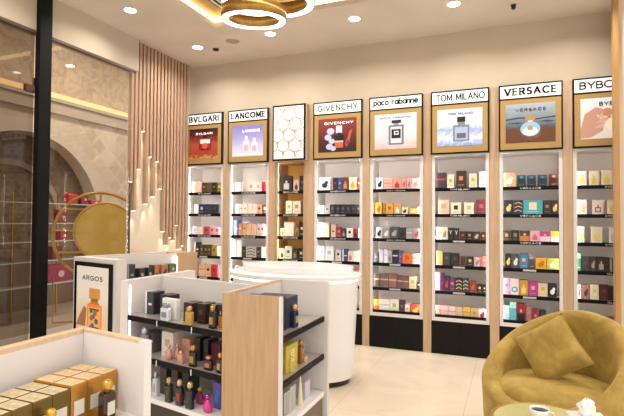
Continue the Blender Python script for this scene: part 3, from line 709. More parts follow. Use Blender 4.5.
b = MB(); b.box(-3.872, -3.86, 3.092, 4.150, 0.002, 3.018); struct('window_1', b, GLASS)
d = MB(); d.box(-3.872, -3.86, 1.2, 2.965, 0.01, 3.015); struct('door_1', d, GLASSD)
t = empty('door_hinge', (-3.85, 2.915, 2.52), 0, 'brown and chrome patch hinge clamped on the glass door beside the black post', 'hinge')
b = MB(); b.bbox(-.009, .03, -.05, .03, -.03, .03); b.build('hinge_plate', mat('5a4032', .35, .5), t)
b = MB(); b.box(-.008, .012, .032, .055, -.03, .10); b.build('hinge_pin', CHROME, t)

# right-hand wood column with beige panel, near the end of the wall
b = MB(); b.box(.8295, .868, 4.9, 5.0, 0, CZ); struct('trim_6', b, wood('column_oak', 'a57c48', 'b98f58'))
b = MB(); b.box(.868, 3.2, 4.93, 5.05, 0, CZ); struct('wall_right', b, plaster('beige_panel', 'd2c2a8'))

# slatted oak screen hung on the left wall, lower ends staggered, a lamp in every lower end
t = empty('slat_screen', (-3.95, 4.7, 1.0), 0, 'hanging oak slat screen with staggered lower ends and small lamps in them', 'wall screen')
zs = [1.81, 1.49, 1.96, 2.40, 1.57, 2.12, 1.66, 2.08, 1.76, 1.25, 1.08, 1.17, 1.13, 1.32, 1.02, 1.06, .95]
for i, z in enumerate(zs):
    y = 4.185 + i * .0615 - 4.7
    top = 3.02 if i == 0 else CZ - .002
    b = MB(); b.box(.026, .066, y - .0185, y + .0185, z - 1.0, top - 1.0); b.build('slat', SLAT, t)
b = MB(); b.box(.0185, .0255, 4.20 - 4.7, 5.19 - 4.7, 2.05, CZ - 1.003); b.build('backing_board', mat('5c4636', .6), t)
b = MB()
for i, z in enumerate(zs):
    y = 4.185 + i * .0615 - 4.7
    b.box(.030, .062, y - .0155, y + .0155, z - 1.006, z - 1.0005)
b.build('end_lamps', mat('fff0d8', .5, emit=3.), t, kind='stuff')
for i in (0, 1, 2, 3, 4, 5, 6, 7, 9, 11, 13, 15):
    z = zs[i]; y = 4.185 + i * .0615
    ld = bpy.data.lights.new('slat_lamp', 'SPOT'); ld.energy = 3.2; ld.spot_size = .75; ld.spot_blend = .8; ld.shadow_soft_size = .01; ld.color = (1, .88, .7)
    lo = bpy.data.objects.new('slat_lamp', ld); COL.objects.link(lo); lo.location = (-3.895, y, z - .02); lo.rotation_euler = (0, .12, 0)

# ------------------------------------------------------------------ the eight display bays
BAYS = {1: (-3.953, -3.391), 2: (-3.305, -2.739), 3: (-2.649, -2.245), 4: (-2.143, -1.551), 5: (-1.470, -.878), 6: (-.792, -.210), 7: (-.119, .459), 8: (.543, 1.10)}
NAME = {1: 'under the dark red poster', 2: 'under the lavender poster', 3: 'in the golden bay', 4: 'under the red flower poster', 5: 'under the pink cloud poster',
        6: 'under the snowy mountain poster', 7: 'under the rocky sea poster', 8: 'under the hand poster'}
SIGN = {1: 'BVLGARI', 2: 'LANCOME', 4: 'GIVENCHY', 5: 'paco rabanne', 6: 'TOM MILANO', 7: 'VERSACE', 8: 'BYBOZO'}
ROWZ = [1.745, 1.470, 1.200, .930, .662, .395]
STRIP = {1: ['BVLGARI'] * 3, 2: ['LANCOME'] * 3, 3: ['EXCLUSIVE'] * 5, 4: ['GIVENCHY'] * 3, 5: ['paco rabanne'] * 3, 6: ['TOM MILANO'] * 2, 7: ['VERSACE'] * 3, 8: ['BYBOZO'] * 3 + ['GUCCI'] * 2}
YF, YB = 5.262, 5.56
# wood posts between the bays
xs = [-4.0] + [v for k in sorted(BAYS) for v in BAYS[k]] + [1.2]
n = 7
for i in range(0, len(xs), 2):
    if xs[i + 1] - xs[i] < .02: continue
    b = MB(); b.box(xs[i] + .001, xs[i + 1] - .001, 5.258, 5.297, 0, 2.765); b.box(xs[i] + .001, xs[i + 1] - .001, 5.297, 5.59, 0, 2.765)
    struct('trim_%d' % n, b, OAKP); n += 1

def poster(k, t, x0, x1, z0, z1, y):
    """printed sheet and its picture; local object space runs 0..1 over the sheet height"""
    w, h = x1 - x0, z1 - z0
    M = {1: poster_mat('print_red', [(0, 'd8a860'), (.1, 'b8442a'), (.45, 'c05436'), (.75, '6e1d18'), (1, '2a0d0c')], noise=.5, nscale=9, e=.35),
         2: poster_mat('print_lavender', [(0, 'f0dccc'), (.2, 'e4dcf2'), (.6, 'b4a8e0'), (1, '8f83c8')], noise=.15, e=.45),
         4: poster_mat('print_red_brown', [(0, '2a1512'), (.35, '5a1f18'), (.7, '8e2f22'), (1, 'a03e2c')], noise=.2, e=.3),
         5: poster_mat('print_cloud', [(0, 'e2b8b8'), (.25, 'f2d8d2'), (.5, 'e8e2f4'), (1, 'f4f0fa')], noise=.5, nscale=3.5, e=.5),
         6: poster_mat('print_snow', [(0, '8fa6d8'), (.25, 'f0f4fc'), (.42, '9cb2dc'), (.55, 'dfe8f8'), (1, 'e4eefc')], noise=.45, nscale=4, dist=2., e=.5),
         7: poster_mat('print_sea', [(0, '5a3626'), (.22, '9a6242'), (.36, '6e4634'), (.42, '66727c'), (.6, '8e9ca6'), (1, 'c2ccd4')], noise=.28, nscale=6, dist=1.5, e=.3),
         8: poster_mat('print_pale', [(0, 'e6dcd4'), (.5, 'efe9e4'), (1, 'f2eef0')], noise=.1, e=.45)}[k]
    p = MB(); p.box(0, w / h, 0, .002 / h, 0, 1); o = p.build('poster', M, t, (x0, y - .002, z0)); o.scale = (h, h, h)
    def P(pts, c, lay, e=.35, nm='printed_picture', r=.4):
        q = MB()
        for pl in pts: q.xz([(x0 + a * w, z0 + c_ * h) for a, c_ in pl], y - .003 - lay * .0006, .0005)
        q.build(nm, mat(darker(c, .75), r, emit=e, ecol=c), t)
    if k == 1:
        P([rr(.34, .78, .26, .68)], 'a8392c', 1); P([rr(.38, .74, .5, .64)], 'f2e2da', 2, .6); P([rr(.42, .7, .28, .34), rr(.36, .4, .3, .66), rr(.74, .77, .3, .66)], '7a1512', 2)
        P([disc(.56, .42, .1)], 'e2574a', 3, .5); P([rr(.48, .64, .68, .78)], '1c1212', 2)
        lettering('BVLGARI', mat('f6ece8', .4, emit=.6), t, x0 + w * .24, x0 + w * .82, z0 + h * .8, z0 + h * .87, y - .004, 'printed_name', t=.2)
    if k == 2:
        P([rr(.36, .56, .14, .5), rr(.62, .82, .12, .44)], 'f0dcec', 1, .6); P([rr(.39, .53, .18, .38), rr(.65, .79, .16, .34)], 'e8b8ac', 2, .5); P([rr(.42, .5, .5, .66), rr(.68, .76, .44, .58), rr(0.02, .98, .04, .1)], 'fbf6f6', 2, .7)
        lettering('LANCOME', mat('ffffff', .4, emit=.7), t, x0 + w * .34, x0 + w * .9, z0 + h * .78, z0 + h * .86, y - .004, 'printed_name', t=.2)
    if k == 4:
        P([rr(.42, .68, .1, .5)], '1a1416', 1, .1); P([rr(.44, .66, .12, .28)], 'e0603a', 2, .5); P([rr(.44, .66, .28, .33)], 'f0c8b0', 2, .5); P([rr(.47, .63, .56, .78)], 'e8e8f0', 1, .5); P([rr(.51, .59, .5, .57)], '2a2428', 2, .1)
        P([disc(.33, .62, .1), disc(.26, .44, .09), disc(.36, .32, .08), disc(.3, .16, .09), disc(.4, .1, .07)], 'c8cdf0', 3, .5, 'printed_flowers')
        P([[(.72, .2), (.8, .22), (.9, .66), (.82, .6)], [(.7, .2), (.76, .14), (.84, .3), (.74, .36)]], 'c8604e', 3, .4)
        lettering('GIVENCHY', mat('f8f0ee', .4, emit=.6), t, x0 + w * .16, x0 + w * .92, z0 + h * .82, z0 + h * .9, y - .004, 'printed_name', t=.2)
    if k == 5:
        P([rr(.34, .70, .12, .68)], '8e8a94', 1, .25); P([rr(.39, .65, .17, .63)], 'e6e4ea', 2, .5); P([rr(.41, .63, .3, .56)], '1d1a1c', 3, .05); P([rr(.47, .58, .4, .51)], 'f0f0f2', 4, .5); P([rr(.5, .56, .43, .48)], '1d1a1c', 5, .05)
        P([rr(.46, .58, .66, .73)], 'a8a6ac', 1); P([rr(.41, .64, .73, .82)], '2a282c', 1, .1)
        lettering('paco rabanne', mat('7a7078', .4), t, x0 + w * .14, x0 + w * .86, z0 + h * .87, z0 + h * .93, y - .004, 'printed_name', t=.2)
    if k == 6:
        P([rr(.36, .72, .12, .56)], '8c94ac', 1, .3); P([rr(.4, .68, .16, .5)], 'b8c4dc', 2, .45); P([rr(.44, .64, .2, .34)], '6e7488', 3, .25); P([rr(.46, .62, .56, .64)], '9a9288', 1); P([rr(.45, .63, .64, .78)], '2a2320', 2, .05)
        lettering('TOM MILANO', mat('3a4050', .4), t, x0 + w * .24, x0 + w * .8, z0 + h * .84, z0 + h * .9, y - .004, 'printed_name', t=.2)
    if k == 7:
        P([[(0, .62), (.3, .66), (.6, .6), (1, .65), (1, .61), (.6, .57), (.3, .62), (0, .58)], [(0, .5), (.25, .53), (.36, .5), (.25, .48)], [(.66, .52), (.85, .55), (1, .52), (.85, .49)]], '4a5862', 1, .15, 'printed_waves'); P([[(0, .0), (0, .3), (.14, .38), (.3, .3), (.34, .12), (.2, .0)], [(.66, .1), (.74, .3), (.9, .36), (1, .3), (1, 0), (.7, 0)]], '7a4a30', 1, .15, 'printed_rocks'); P([disc(.5, .34, .2, .19)], '9fc8dc', 2, .45); P([disc(.5, .28, .15, .11)], 'e4f4f8', 3, .6); P([disc(.5, .36, .06)], 'c8a050', 4, .4); P([rr(.45, .55, .49, .56)], 'e8e4d8', 1); P([rr(.4, .6, .56, .66), rr(.44, .56, .66, .7)], 'c99a58', 2, .35)
        lettering('VERSACE', mat('5c5a5c', .4), t, x0 + w * .2, x0 + w * .82, z0 + h * .8, z0 + h * .88, y - .004, 'printed_name', t=.2)
    if k == 8:
        P([[(.0, .25), (.08, .62), (.3, .78), (.44, .72), (.5, .6), (.4, .55), (.3, .6), (.42, .44), (.44, .2), (.2, .04), (0, .02)]], 'dba58e', 1, .3, 'printed_hand')
        P([[(.3, .5), (.44, .52), (.52, .6), (.5, .66), (.4, .62)], [(.28, .38), (.46, .4), (.56, .48), (.54, .54), (.4, .5)], [(.26, .26), (.44, .26), (.56, .34), (.54, .4), (.4, .38)]], 'e8b8a2', 2, .35, 'printed_fingers')
        P([[(.5, .6), (.56, .62), (.55, .66), (.5, .66)], [(.54, .48), (.6, .5), (.59, .54), (.54, .54)]], 'a02a3a', 3, .2, 'printed_nails')
        P([[(.44, .3), (.8, .1), (.98, .4), (.62, .62)]], 'f2e6c0', 3, .5); P([[(.6, .28), (.76, .2), (.88, .38), (.7, .48)]], 'e8d070', 4, .4); P([disc(.52, .64, .1)], 'e0946e', 5, .3)
        lettering('BYBOZO', mat('4a4a4e', .4), t, x0 + w * .36, x0 + w * .98, z0 + h * .8, z0 + h * .9, y - .006, 'printed_name', t=.2)

HEXB = {'BOX': 0}
for k, (X0, X1) in BAYS.items():
    cx = (X0 + X1) / 2; gold = k == 3
    lab = {1: 'white wall display bay with dark red lantern-bottle poster, next to the slat screen', 2: 'white wall display bay with lavender twin-bottle poster', 3: 'narrow golden display bay topped by a white panel of gold circles',
           4: 'white wall display bay with red poster of bottle and blue flowers', 5: 'white wall display bay with pink cloud poster of silver bottle', 6: 'wall display bay with snowy mountain poster of clear bottle',
           7: 'wall display bay with rocky sea poster of round blue bottle', 8: 'wall display bay with poster of a hand holding a bottle, beside wood column'}[k]
    t = empty('display_bay', (cx, YF, 0), 0, lab, 'display shelf', 'perfume display bays along the back wall')
    a, c = X0 - cx, X1 - cx; yb = YB - YF
    inner = mat('cc9c4e', .4) if gold else mat('eae1da', .45)
    b = MB(); b.box(a + .002, c - .002, yb, yb + .02, .34, 2.765); b.build('back_panel', inner, t)
    sw = .026
    for q in (0, 1):
        s0 = a + .002 if q == 0 else c - sw
        b = MB(); b.box(s0, s0 + sw - .002, 0, yb, .385, 2.10); b.box(*((s0 + sw - .002, s0 + sw + .008) if q == 0 else (s0 - .010, s0)), 0, .004, .385, 2.084); b.build('side_panel', OAKE if gold else WHITE, t)
    b = MB(); b.box(a + sw, c - sw, .0, yb, 2.085, 2.10); b.build('top_panel', WHITE if not gold else OAKE, t)
    # light strips just behind the side panels
    for q in (0, 1):
        if gold and q: continue
        s0 = a + sw + .001 if q == 0 else c - sw - .007
        e = {1: 38, 2: 38, 3: 34, 4: 34, 5: 26, 6: 20, 7: 17, 8: 15}[k]
        b = MB(); b.box(s0, s0 + .006, .006, .0115, .43, 2.08); b.build('light_strip', mat('ffe9b0' if gold else 'fffaf4', .5, emit=e * (.5 if q and k > 5 else 1)), t)
    for r, z in enumerate(ROWZ[:5]):
        sh = empty('shelf_assembly', (0, 0, 0)) if False else None
        b = MB(); b.box(a + sw + .008, c - sw - .008, .012, yb, z - .012, z); s = b.build('shelf', mat('d8d4d0', .25) if not gold else mat('b88a44', .3), t)
        b = MB(); b.box(a + sw + .008, c - sw - .008, .002, .011, z - .034, z + .002); b.build('shelf_edge', BLACK, s)
        names = STRIP[k]
        w = c - a
        if r < len(names):
            tw = {'paco rabanne': .20, 'TOM MILANO': .2, 'VERSACE': .19, 'GUCCI': .12, 'BYBOZO': .14}.get(names[r], .19)
            o = .06 if k == 8 else 0
            lettering(names[r], mat('ecebea', .5), s, -tw / 2 + o, tw / 2 + o, z - .026, z - .007, .0018, 'shelf_lettering', .8, t=.2, depth=.001)
        else:
            b = MB(); b.box(-.07, .05, .0006, .0018, z - .026, z - .007); b.build('shelf_label', mat('b8b6b4', .5), s)
    b = MB(); b.box(a + .002, c - .002, 0.001, yb, .345, .383); b.build('deck_rail', WHITE if not gold else OAKE, t)
    b = MB(); b.box(a + sw + .004, c - sw - .004, .004, .014, .384, .412); b.build('deck_lip', BLACK, t)
    b = MB(); b.box(a + .004, c - .004, .012, yb, .0, .344); b.build('base_cabinet', BLK2, t)
    for q in (0, 1):
        d0, d1 = (a + .004, -.001) if q == 0 else (.001, c - .004)
        b = MB(); b.bbox(d0, d1, -.004, .0115, .012, .342, .001); b.build('cabinet_door', BLK2, t)
    # light box on top
    if gold:
        yy = -.075
        b = MB(); b.box(a - .006, c + .03, yy, .033, 2.10, 2.765); b.build('wood_surround', OAKE, t)
        b = MB(); b.box(a - .006, c + .02, yy - .004, yy - .0003, 2.10, 2.765); b.build('black_frame', BLACK, t)
        b = MB(); b.box(a + .012, c - .004, yy - .006, yy - .0042, 2.122, 2.745); b.build('poster', mat('d8d4ca', .5, emit=.3, ecol='fffaf0'), t)
        b = MB(); rnd = random.Random(3)
        xa, xb, za, zb = a + .012, c - .004, 2.122, 2.745
        cs = [(u, v) for v in range(-1, 8) for u in range(-1, 5)]
        for u, v in cs:
            px = xa + .05 + u * .15 + (v % 2) * .075; pz = za + .03 + v * .125; R = rnd.choice([.066, .074, .08])
            n_ = 26; pts = disc(px, pz, R, n=n_)
            for i in range(n_):
                p, q = pts[i], pts[(i + 1) % n_]
                if min(p[0], q[0]) < xa or max(p[0], q[0]) > xb or min(p[1], q[1]) < za or max(p[1], q[1]) > zb: continue
                kk = 1 - .0055 / R
                b.xz([p, q, (px + (q[0] - px) * kk, pz + (q[1] - pz) * kk), (px + (p[0] - px) * kk, pz + (p[1] - pz) * kk)], yy - .0068, .0006)
            for j in range(10):
                an = j * PI / 5 + .2; p = (px + .075, pz + .04)
                q = (p[0] + .028 * math.cos(an), p[1] + .028 * math.sin(an))
                if xa < min(p[0], q[0]) and max(p[0], q[0]) < xb and za < min(p[1], q[1]) and max(p[1], q[1]) < zb:
                    b.xz([(p[0] - .0015, p[1]), (p[0] + .0015, p[1]), (q[0] + .001, q[1]), (q[0] - .001, q[1])], yy - .0068, .0006)
        b.build('circle_print', mat('8f6016', .5), t)
    else:
        b = MB(); b.box(a, c, -.035, .033, 2.10, 2.765); b.build('light_box', mat('18130f', .4), t)
        f = .014
        b = MB(); b.box(a, c, -.040, -.0352, 2.10, 2.115); b.box(a, c, -.040, -.0352, 2.751, 2.765); b.box(a, c, -.040, -.0352, 2.612, 2.628)
        b.box(a, a + f, -.040, -.0352, 2.115, 2.751); b.box(c - f, c, -.040, -.0352, 2.115, 2.751); b.build('black_frame', BLACK, t)
        b = MB(); b.box(a + f, c - f, -.0385, -.0353, 2.1152, 2.612); b.build('gold_panel', OCHRE, t)
        b = MB(); b.box(a + f, c - f, -.0385, -.0353, 2.6282, 2.751); hd = b.build('sign_panel', mat('d8d6d2', .5, emit=.42, ecol='ffffff'), t)
        lw = {1: (.1, .9), 2: (.07, .93), 4: (.09, .91), 5: (.08, .92), 6: (.09, .93), 7: (.09, .91), 8: (.1, .9)}[k]
        W = c - a
        lettering(SIGN[k], mat('0c0b0b', .7, spec=.1), hd, a + W * lw[0], a + W * lw[1], *((2.655, 2.728) if k != 5 else (2.665, 2.737)), -.0388, 'sign_lettering', {5: .6, 6: .85, 8: .6}.get(k, 1.15), t={6: .145, 1: .17, 2: .17, 7: .16, 4: .14}.get(k, .17), serif=k in (1, 2, 7))
        poster(k, t, a + .065, c - .065, 2.18, 2.565, -.0388)

    for r, items in enumerate(BOXES[k]):
        z = ROWZ[r] + .0005
        for i, (x0, x1, h, c1, st, c2, desc) in enumerate(items):
            g = 'perfume boxes ' + NAME[k]
            rowname = ORD[r] + ' shelf' if r < 5 else 'bottom deck'
            h2 = min(h, .235)
            x0 = max(x0, X0 + .036); x1 = min(x1, X1 - .036)
            lb = '%s perfume box, %s from left, %s %s' % (desc, ORD[i], rowname, NAME[k])
            dp = .05 + .02 * ((i * 7 + r * 3) % 3)
            perfume_box(((x0 + x1) / 2, 5.292 + .004 * ((i + r) % 3), z + (.0 if r < 5 else -.011)), 0, x1 - x0, h2, dp, c1, st, c2, lb, g)
# ------------------------------------------------------------------ islands
def off(p, q, d):
    """point pair p-q as a slab of thickness d to the left of the direction"""
    v = Vector((q[0] - p[0], q[1] - p[1])).normalized(); n_ = Vector((-v.y, v.x)) * d
    return [p, q, (q[0] + n_.x, q[1] + n_.y), (p[0] + n_.x, p[1] + n_.y)]
def rel(poly, o): return [(x - o[0], y - o[1]) for x, y in poly]
EDGE = mat('080808', .5, spec=.25); GLS = mat('b3aba4', .15, coat=.3)

# --- island in the middle: left bay, right bay, oak end
O = (-1.6, 2.6)
t = empty('display_island', (O[0], O[1], 0), 0, 'white display island with oak end panel, in front of the round desk', 'display island', 'low display islands')
H = 1.0
def part(name, poly, z0, z1, m, par=None):
    b = MB(); b.prism(rel(poly, O), z0, z1); return b.build(name, m, par or t)
part('end_panel', [(-1.461, 2.272), (-1.117, 2.272), (-1.117, 2.2835), (-1.461, 2.2835)], 0, H, OAKE)
part('edge_strip', [(-1.116, 2.266), (-1.099, 2.266), (-1.099, 2.284), (-1.116, 2.284)], 0, H, WHITE)
sp = part('spine_panel', [(-1.461, 2.284), (-1.425, 2.284), (-1.425, 2.965), (-1.461, 2.965)], 0, H - .012, WHITE)
part('top_rim', [(-1.461, 2.284), (-1.425, 2.284), (-1.425, 2.965), (-1.461, 2.965)], H - .0115, H, RIM, sp)
part('far_panel', [(-1.424, 2.935), (-1.099, 2.945), (-1.099, 2.975), (-1.424, 2.965)], 0, H, WHITE)
part('back_panel', off((-2.289, 2.78), (-1.476, 2.60), .03), 0, H, WHITE)
part('wing_panel', [(-2.35, 2.45), (-2.29, 2.45), (-2.29, 3.17), (-2.35, 3.17)], 0, H, WHITE)
part('light_strip', [(-2.2895, 2.466), (-2.284, 2.466), (-2.284, 2.472), (-2.2895, 2.472)], .31, .97, LEDS)
part('base_cabinet', [(-2.285, 2.462), (-1.48, 2.296), (-1.48, 2.598), (-2.285, 2.775)], 0, .27, DKB)
part('deck', [(-2.285, 2.452), (-1.478, 2.288), (-1.478, 2.598), (-2.285, 2.775)], .271, .30, WHITEG)
for z in (.54, .78):
    s = part('shelf', [(-2.285, 2.458), (-1.478, 2.294), (-1.478, 2.598), (-2.285, 2.775)], z - .02, z, GLS)
    part('shelf_edge', off((-2.285, 2.446), (-1.478, 2.2822), .011), z - .030, z + .002, EDGE, s)
    for q in (.35, .72):
        x = -2.285 + q * .807; y = 2.446 - q * .164
        part('price_clip', [(x, y - .004), (x + .006, y - .005), (x + .006, y - .002), (x, y - .001)], z - .035, z + .0, WHITEG, s)
part('base_cabinet', [(-1.424, 2.285), (-1.124, 2.285), (-1.124, 2.924), (-1.424, 2.934)], 0, .275, mat('6a5c50', .4))
part('deck', [(-1.424, 2.285), (-1.114, 2.285), (-1.114, 2.924), (-1.424, 2.934)], .276, .305, WHITEG)
for z in (.54, .78):
    s = part('shelf', [(-1.424, 2.285), (-1.127, 2.285), (-1.127, 2.924), (-1.424, 2.934)], z - .02, z, GLS)
    part('shelf_edge', [(-1.126, 2.285), (-1.114, 2.285), (-1.114, 2.924), (-1.126, 2.924)], z - .030, z + .002, EDGE, s)
part('rear_base', [(-2.289, 2.83), (-1.476, 2.65), (-1.476, 2.93), (-2.289, 3.16)], 0, .3, WHITE)

zc, key = 0, ''
ROW = {'L1': 'on upper left shelf, middle island', 'L2': 'on middle left shelf, middle island', 'L3': 'on bottom left deck, middle island',
       'R1': 'on upper right shelf, middle island', 'R2': 'on lower right shelf, middle island', 'R3': 'on bottom right deck, middle island'}
LABC = {'tall black perfume bottle with green label': '4a4a24', 'tall black perfume bottle with red label': '9a3420', 'tall black perfume bottle with grey label': '3c3c42'}
def front_y(x): return 2.446 - (x + 2.285) * .2033
for it in ISL_L + ISL_R:
    if len(it) == 2: key, zc = it; continue
    kd, x, y, w, h, d, c, st, c2, desc = it
    right = key[0] == 'R'; z = zc + .001
    lb = desc + ' ' + ROW[key]; g = 'perfumes ' + ROW[key]
    rot = math.atan2(-.17, .83)
    if kd == 'box':
        if right:
            w2 = {'navy perfume box': .19, 'slate blue perfume box': .16, 'yellow gold perfume box': .16, 'grey perfume box': .072, 'light grey perfume box': .072, 'pale purple perfume box': .08}[desc]
            hh = h * .85; xx = -1.165 if 'navy' not in desc and 'slate' not in desc else -1.18
            yy = {'navy perfume box': 2.39, 'slate blue perfume box': 2.57, 'yellow gold perfume box': 2.54}.get(desc, y)
            perfume_box((xx, yy, z), PI / 2, w2, hh, d * (2.2 if d > .09 else 1), c, st, c2, lb, g)
        else:
            hh = h * (.92 if key == 'L3' else .95)
            y2 = max(y, front_y(x) + .015)
            perfume_box((x, y2, z), rot, w * .97, hh, d * (.45 if desc == 'white perfume box' and key == 'L1' else 1.5), c, st, c2, lb, g)
    else:
        if desc.startswith('small rose'): x, y = -1.902, 2.452
        if right: bottle((min(x, -1.148), y, z), PI / 2, w, h, d, c, st, c2, lb, g)
        else: bottle((x, max(y - .012, front_y(x) + .014), z), rot, w, h * .95, d, c, st, c2, lb, g, LABC.get(desc))

# --- near island with oak rim, cut by the left and bottom of the picture
O = (-1.3, 1.0)
t = empty('display_island', (O[0], O[1], 0), 0, 'near display island with pale oak rim holding gold perfume boxes', 'display island', 'low display islands')
lp = [(-1.47, .2), (-1.435, .2), (-1.435, 1.318), (-1.47, 1.353)]
s = part('side_panel', lp, 0, H - .016, WHITE); part('top_rim', lp, H - .0155, H, RIM, s)
wp = [(-1.434, 1.318), (-1.135, 1.268), (-1.13, 1.294), (-1.46, 1.350)]
s = part('wing_panel', wp, 0, H - .010, WHITE); part('top_rim', wp, H - .0095, H, RIM, s)
part('edge_strip', [(-1.134, 1.266), (-1.106, 1.261), (-1.101, 1.289), (-1.129, 1.294)], 0, H, WHITE)
s = part('shelf', [(-1.434, .2), (-1.13, .2), (-1.13, 1.266), (-1.434, 1.317)], .737, .757, mat('d2cac2', .2, coat=.3)); part('shelf_edge', [(-1.129, .2), (-1.118, .2), (-1.118, 1.255), (-1.129, 1.255)], .72, .759, EDGE, s)
s = part('shelf', [(-1.434, .2), (-1.13, .2), (-1.13, 1.266), (-1.434, 1.317)], .50, .52, GLS); part('shelf_edge', [(-1.129, .2), (-1.118, .2), (-1.118, 1.255), (-1.129, 1.255)], .48, .522, EDGE, s)
part('base_cabinet', [(-1.434, .2), (-1.135, .2), (-1.135, 1.262), (-1.434, 1.317)], 0, .3, DKB)

def gift_box(x, y, c, topc, face, label, group, h=.132):
    t = empty('perfume_box', (x, y, .758), 0, label, 'perfume box', group)
    w, d = .0800, .0615
    b = MB(); b.box(-w / 2, w / 2, -d / 2 + .0004, d / 2 - .0004, 0, h * .8); b.build('carton', mat(c, .25, .55), t)
    b = MB(); n_ = 6
    rings = []
    for i, (k, z) in enumerate(((1, h * .801), (1.012, h * .84), (1.012, h * .97), (.96, h))):
        rings.append([(sx * w / 2 * k if abs(k) <= 1 else sx * w / 2, sy * (d / 2 - .0004) * min(k, 1), z) for sx, sy in ((-1, -1), (1, -1), (1, 1), (-1, 1))])
    b.loft(rings); lid = b.build('lid', mat(c, .25, .55), t)
    b = MB()
    for i in range(3):
        b.loft([[(px * (1 - i * .24), py * (1 - i * .24), h + .0003 + i * .0012) for px, py in ((-w * .46, -d * .44), (w * .46, -d * .44), (w * .46, d * .44), (-w * .46, d * .44))], [(px * (1 - i * .24) * .93, py * (1 - i * .24) * .93, h + .0014 + i * .0012) for px, py in ((-w * .46, -d * .44), (w * .46, -d * .44), (w * .46, d * .44), (-w * .46, d * .44))]])
    b.build('embossed_top', topc, lid)
    if face:
        b = MB(); b.box(w / 2 + .0004, w / 2 + .0014, -.019, .019, h * .28, h * .62); b.build('paper_label', mat('d8d2c8', .4), t)
gtop = wood('gold_emboss', 'c09a6c', 'e2caa4', .35, (30, 30, 30)); otop = wood('olive_emboss', 'a69468', 'cfc2a0', .4, (30, 30, 30))
for i in range(3):
    for j in range(2):
        gift_box(-1.277 - j * .0815, 1.250 - i * .0625 + .0, 'c08c3a', gtop, j == 0, 'gold perfume box, %s, %s from the island corner' % (['front row', 'back row'][j], ORD[i]), 'gold perfume boxes on the near island')
for i in range(6):
    for j in range(2):
        gift_box(-1.277 - j * .0815, 1.0615 - i * .0625, '6e5a2c', otop, j == 0, 'olive perfume box with pale embossed top, %s, %s after the gold boxes' % (['front row', 'back row'][j], ORD[i]), 'olive perfume boxes on the near island', .126)
bottle((-1.172, 1.19, .758), PI / 2, .050, .132, .035, '2e1a10', 'square', 'd0a048', 'dark brown perfume bottle with gold cap and white label by the gold boxes', 'bottles on the near island', 'd2ccc2')
bottle((-1.19, 1.00, .758), PI / 2, .044, .105, .03, '8a6420', 'square', 'd8aa40', 'small perfume bottle with bright gold cap before the olive boxes', 'bottles on the near island')
bottle((-1.185, .90, .758), PI / 2, .044, .11, .03, '6a4a20', 'round', 'c89a40', 'rounded amber perfume bottle before the olive boxes', 'bottles on the near island')

# --- far left island with the lit bottle advert
O = (-3.2, 3.4); HA = 1.07
t = empty('display_island', (O[0], O[1], 0), 0, 'white display island with lit orange bottle advert on its end', 'display island', 'low display islands')
A = (-3.505, 3.105); Bq = (-2.885, 2.963)
v = Vector((Bq[0] - A[0], Bq[1] - A[1])); Ld = v.length; rz = math.atan2(v.y, v.x)
part('end_panel', off(A, Bq, .09), 0, HA, WHITE)
bpl = [(-3.26, 3.15), (-3.235, 3.145), (-2.995, 3.845), (-3.025, 3.86)]
part('back_panel', bpl, 0, HA, WHITE)
part('side_panel', [(-3.49, 3.19), (-3.44, 3.18), (-3.20, 3.95), (-3.25, 3.96)], 0, HA - .001, WHITE)
e = part('oak_end', [(-3.03, 3.862), (-2.995, 3.85), (-2.925, 4.08), (-3.2, 4.14), (-3.24, 3.97)], 0, HA, OAKE)
part('light_strip', [(-2.99, 3.82), (-2.975, 3.815), (-2.971, 3.828), (-2.986, 3.833)], .84, 1.04, LEDS)
s = part('shelf', [(-3.22, 3.14), (-2.90, 3.07), (-2.78, 3.78), (-3.0, 3.82)], .82, .84, GLS)
part('shelf_edge', [(-2.90, 3.07), (-2.89, 3.07), (-2.77, 3.78), (-2.78, 3.78)], .81, .842, EDGE, s)
part('base_cabinet', [(-3.22, 3.14), (-2.90, 3.07), (-2.78, 3.78), (-3.0, 3.82)], 0, .5, WHITE)
# lit advert
b = MB(); x0, x1, z0, z1 = .035, Ld - .045, .40, 1.035
b.box(x0, x1, -.012, -.0005, z0, z1)
ad = b.build('advert_frame', mat('0b0b0b', .25), t, (A[0] - O[0], A[1] - O[1], 0), rz)
px0, px1, pz0, pz1 = x0 + .045, x1 - .045, z0 + .035, z1 - .035
b = MB(); b.box(0, (px1 - px0) / (pz1 - pz0), 0, .002, 0, 1)
o = b.build('advert_sheet', poster_mat('print_amber', [(0, 'e8c89c'), (.3, 'e6cfae'), (.6, 'f0e2cc'), (1, 'ece0d0')], noise=.5, nscale=2.5, e=.5), ad, (px0, -.0145, pz0)); o.scale = ((pz1 - pz0),) * 3
W, Hh = px1 - px0, pz1 - pz0
def AP(pts, c, lay, e_=.3, nm='printed_bottle'):
    q = MB()
    for pl in pts: q.xz([(px0 + a_ * W, pz0 + c_ * Hh) for a_, c_ in pl], -.0152 - lay * .0006, .0005)
    q.build(nm, mat(c, .4, emit=e_), ad)
AP([[(.0, .12), (.14, .3), (.26, .42), (.34, .38), (.3, .12)]], 'a8724e', 0, .2, 'printed_smoke')
AP([rr(.36, .82, .05, .46)], 'e0843c', 1); AP([[(.42, .46), (.76, .46), (.66, .52), (.52, .52)]], 'c8702e', 1)
AP([rr(.42, .76, .54, .69)], 'c98a48', 2); AP([rr(.48, .70, .5, .545)], '9a5c28', 2); AP([rr(.4, .78, .09, .42)], 'f0a050', 2)
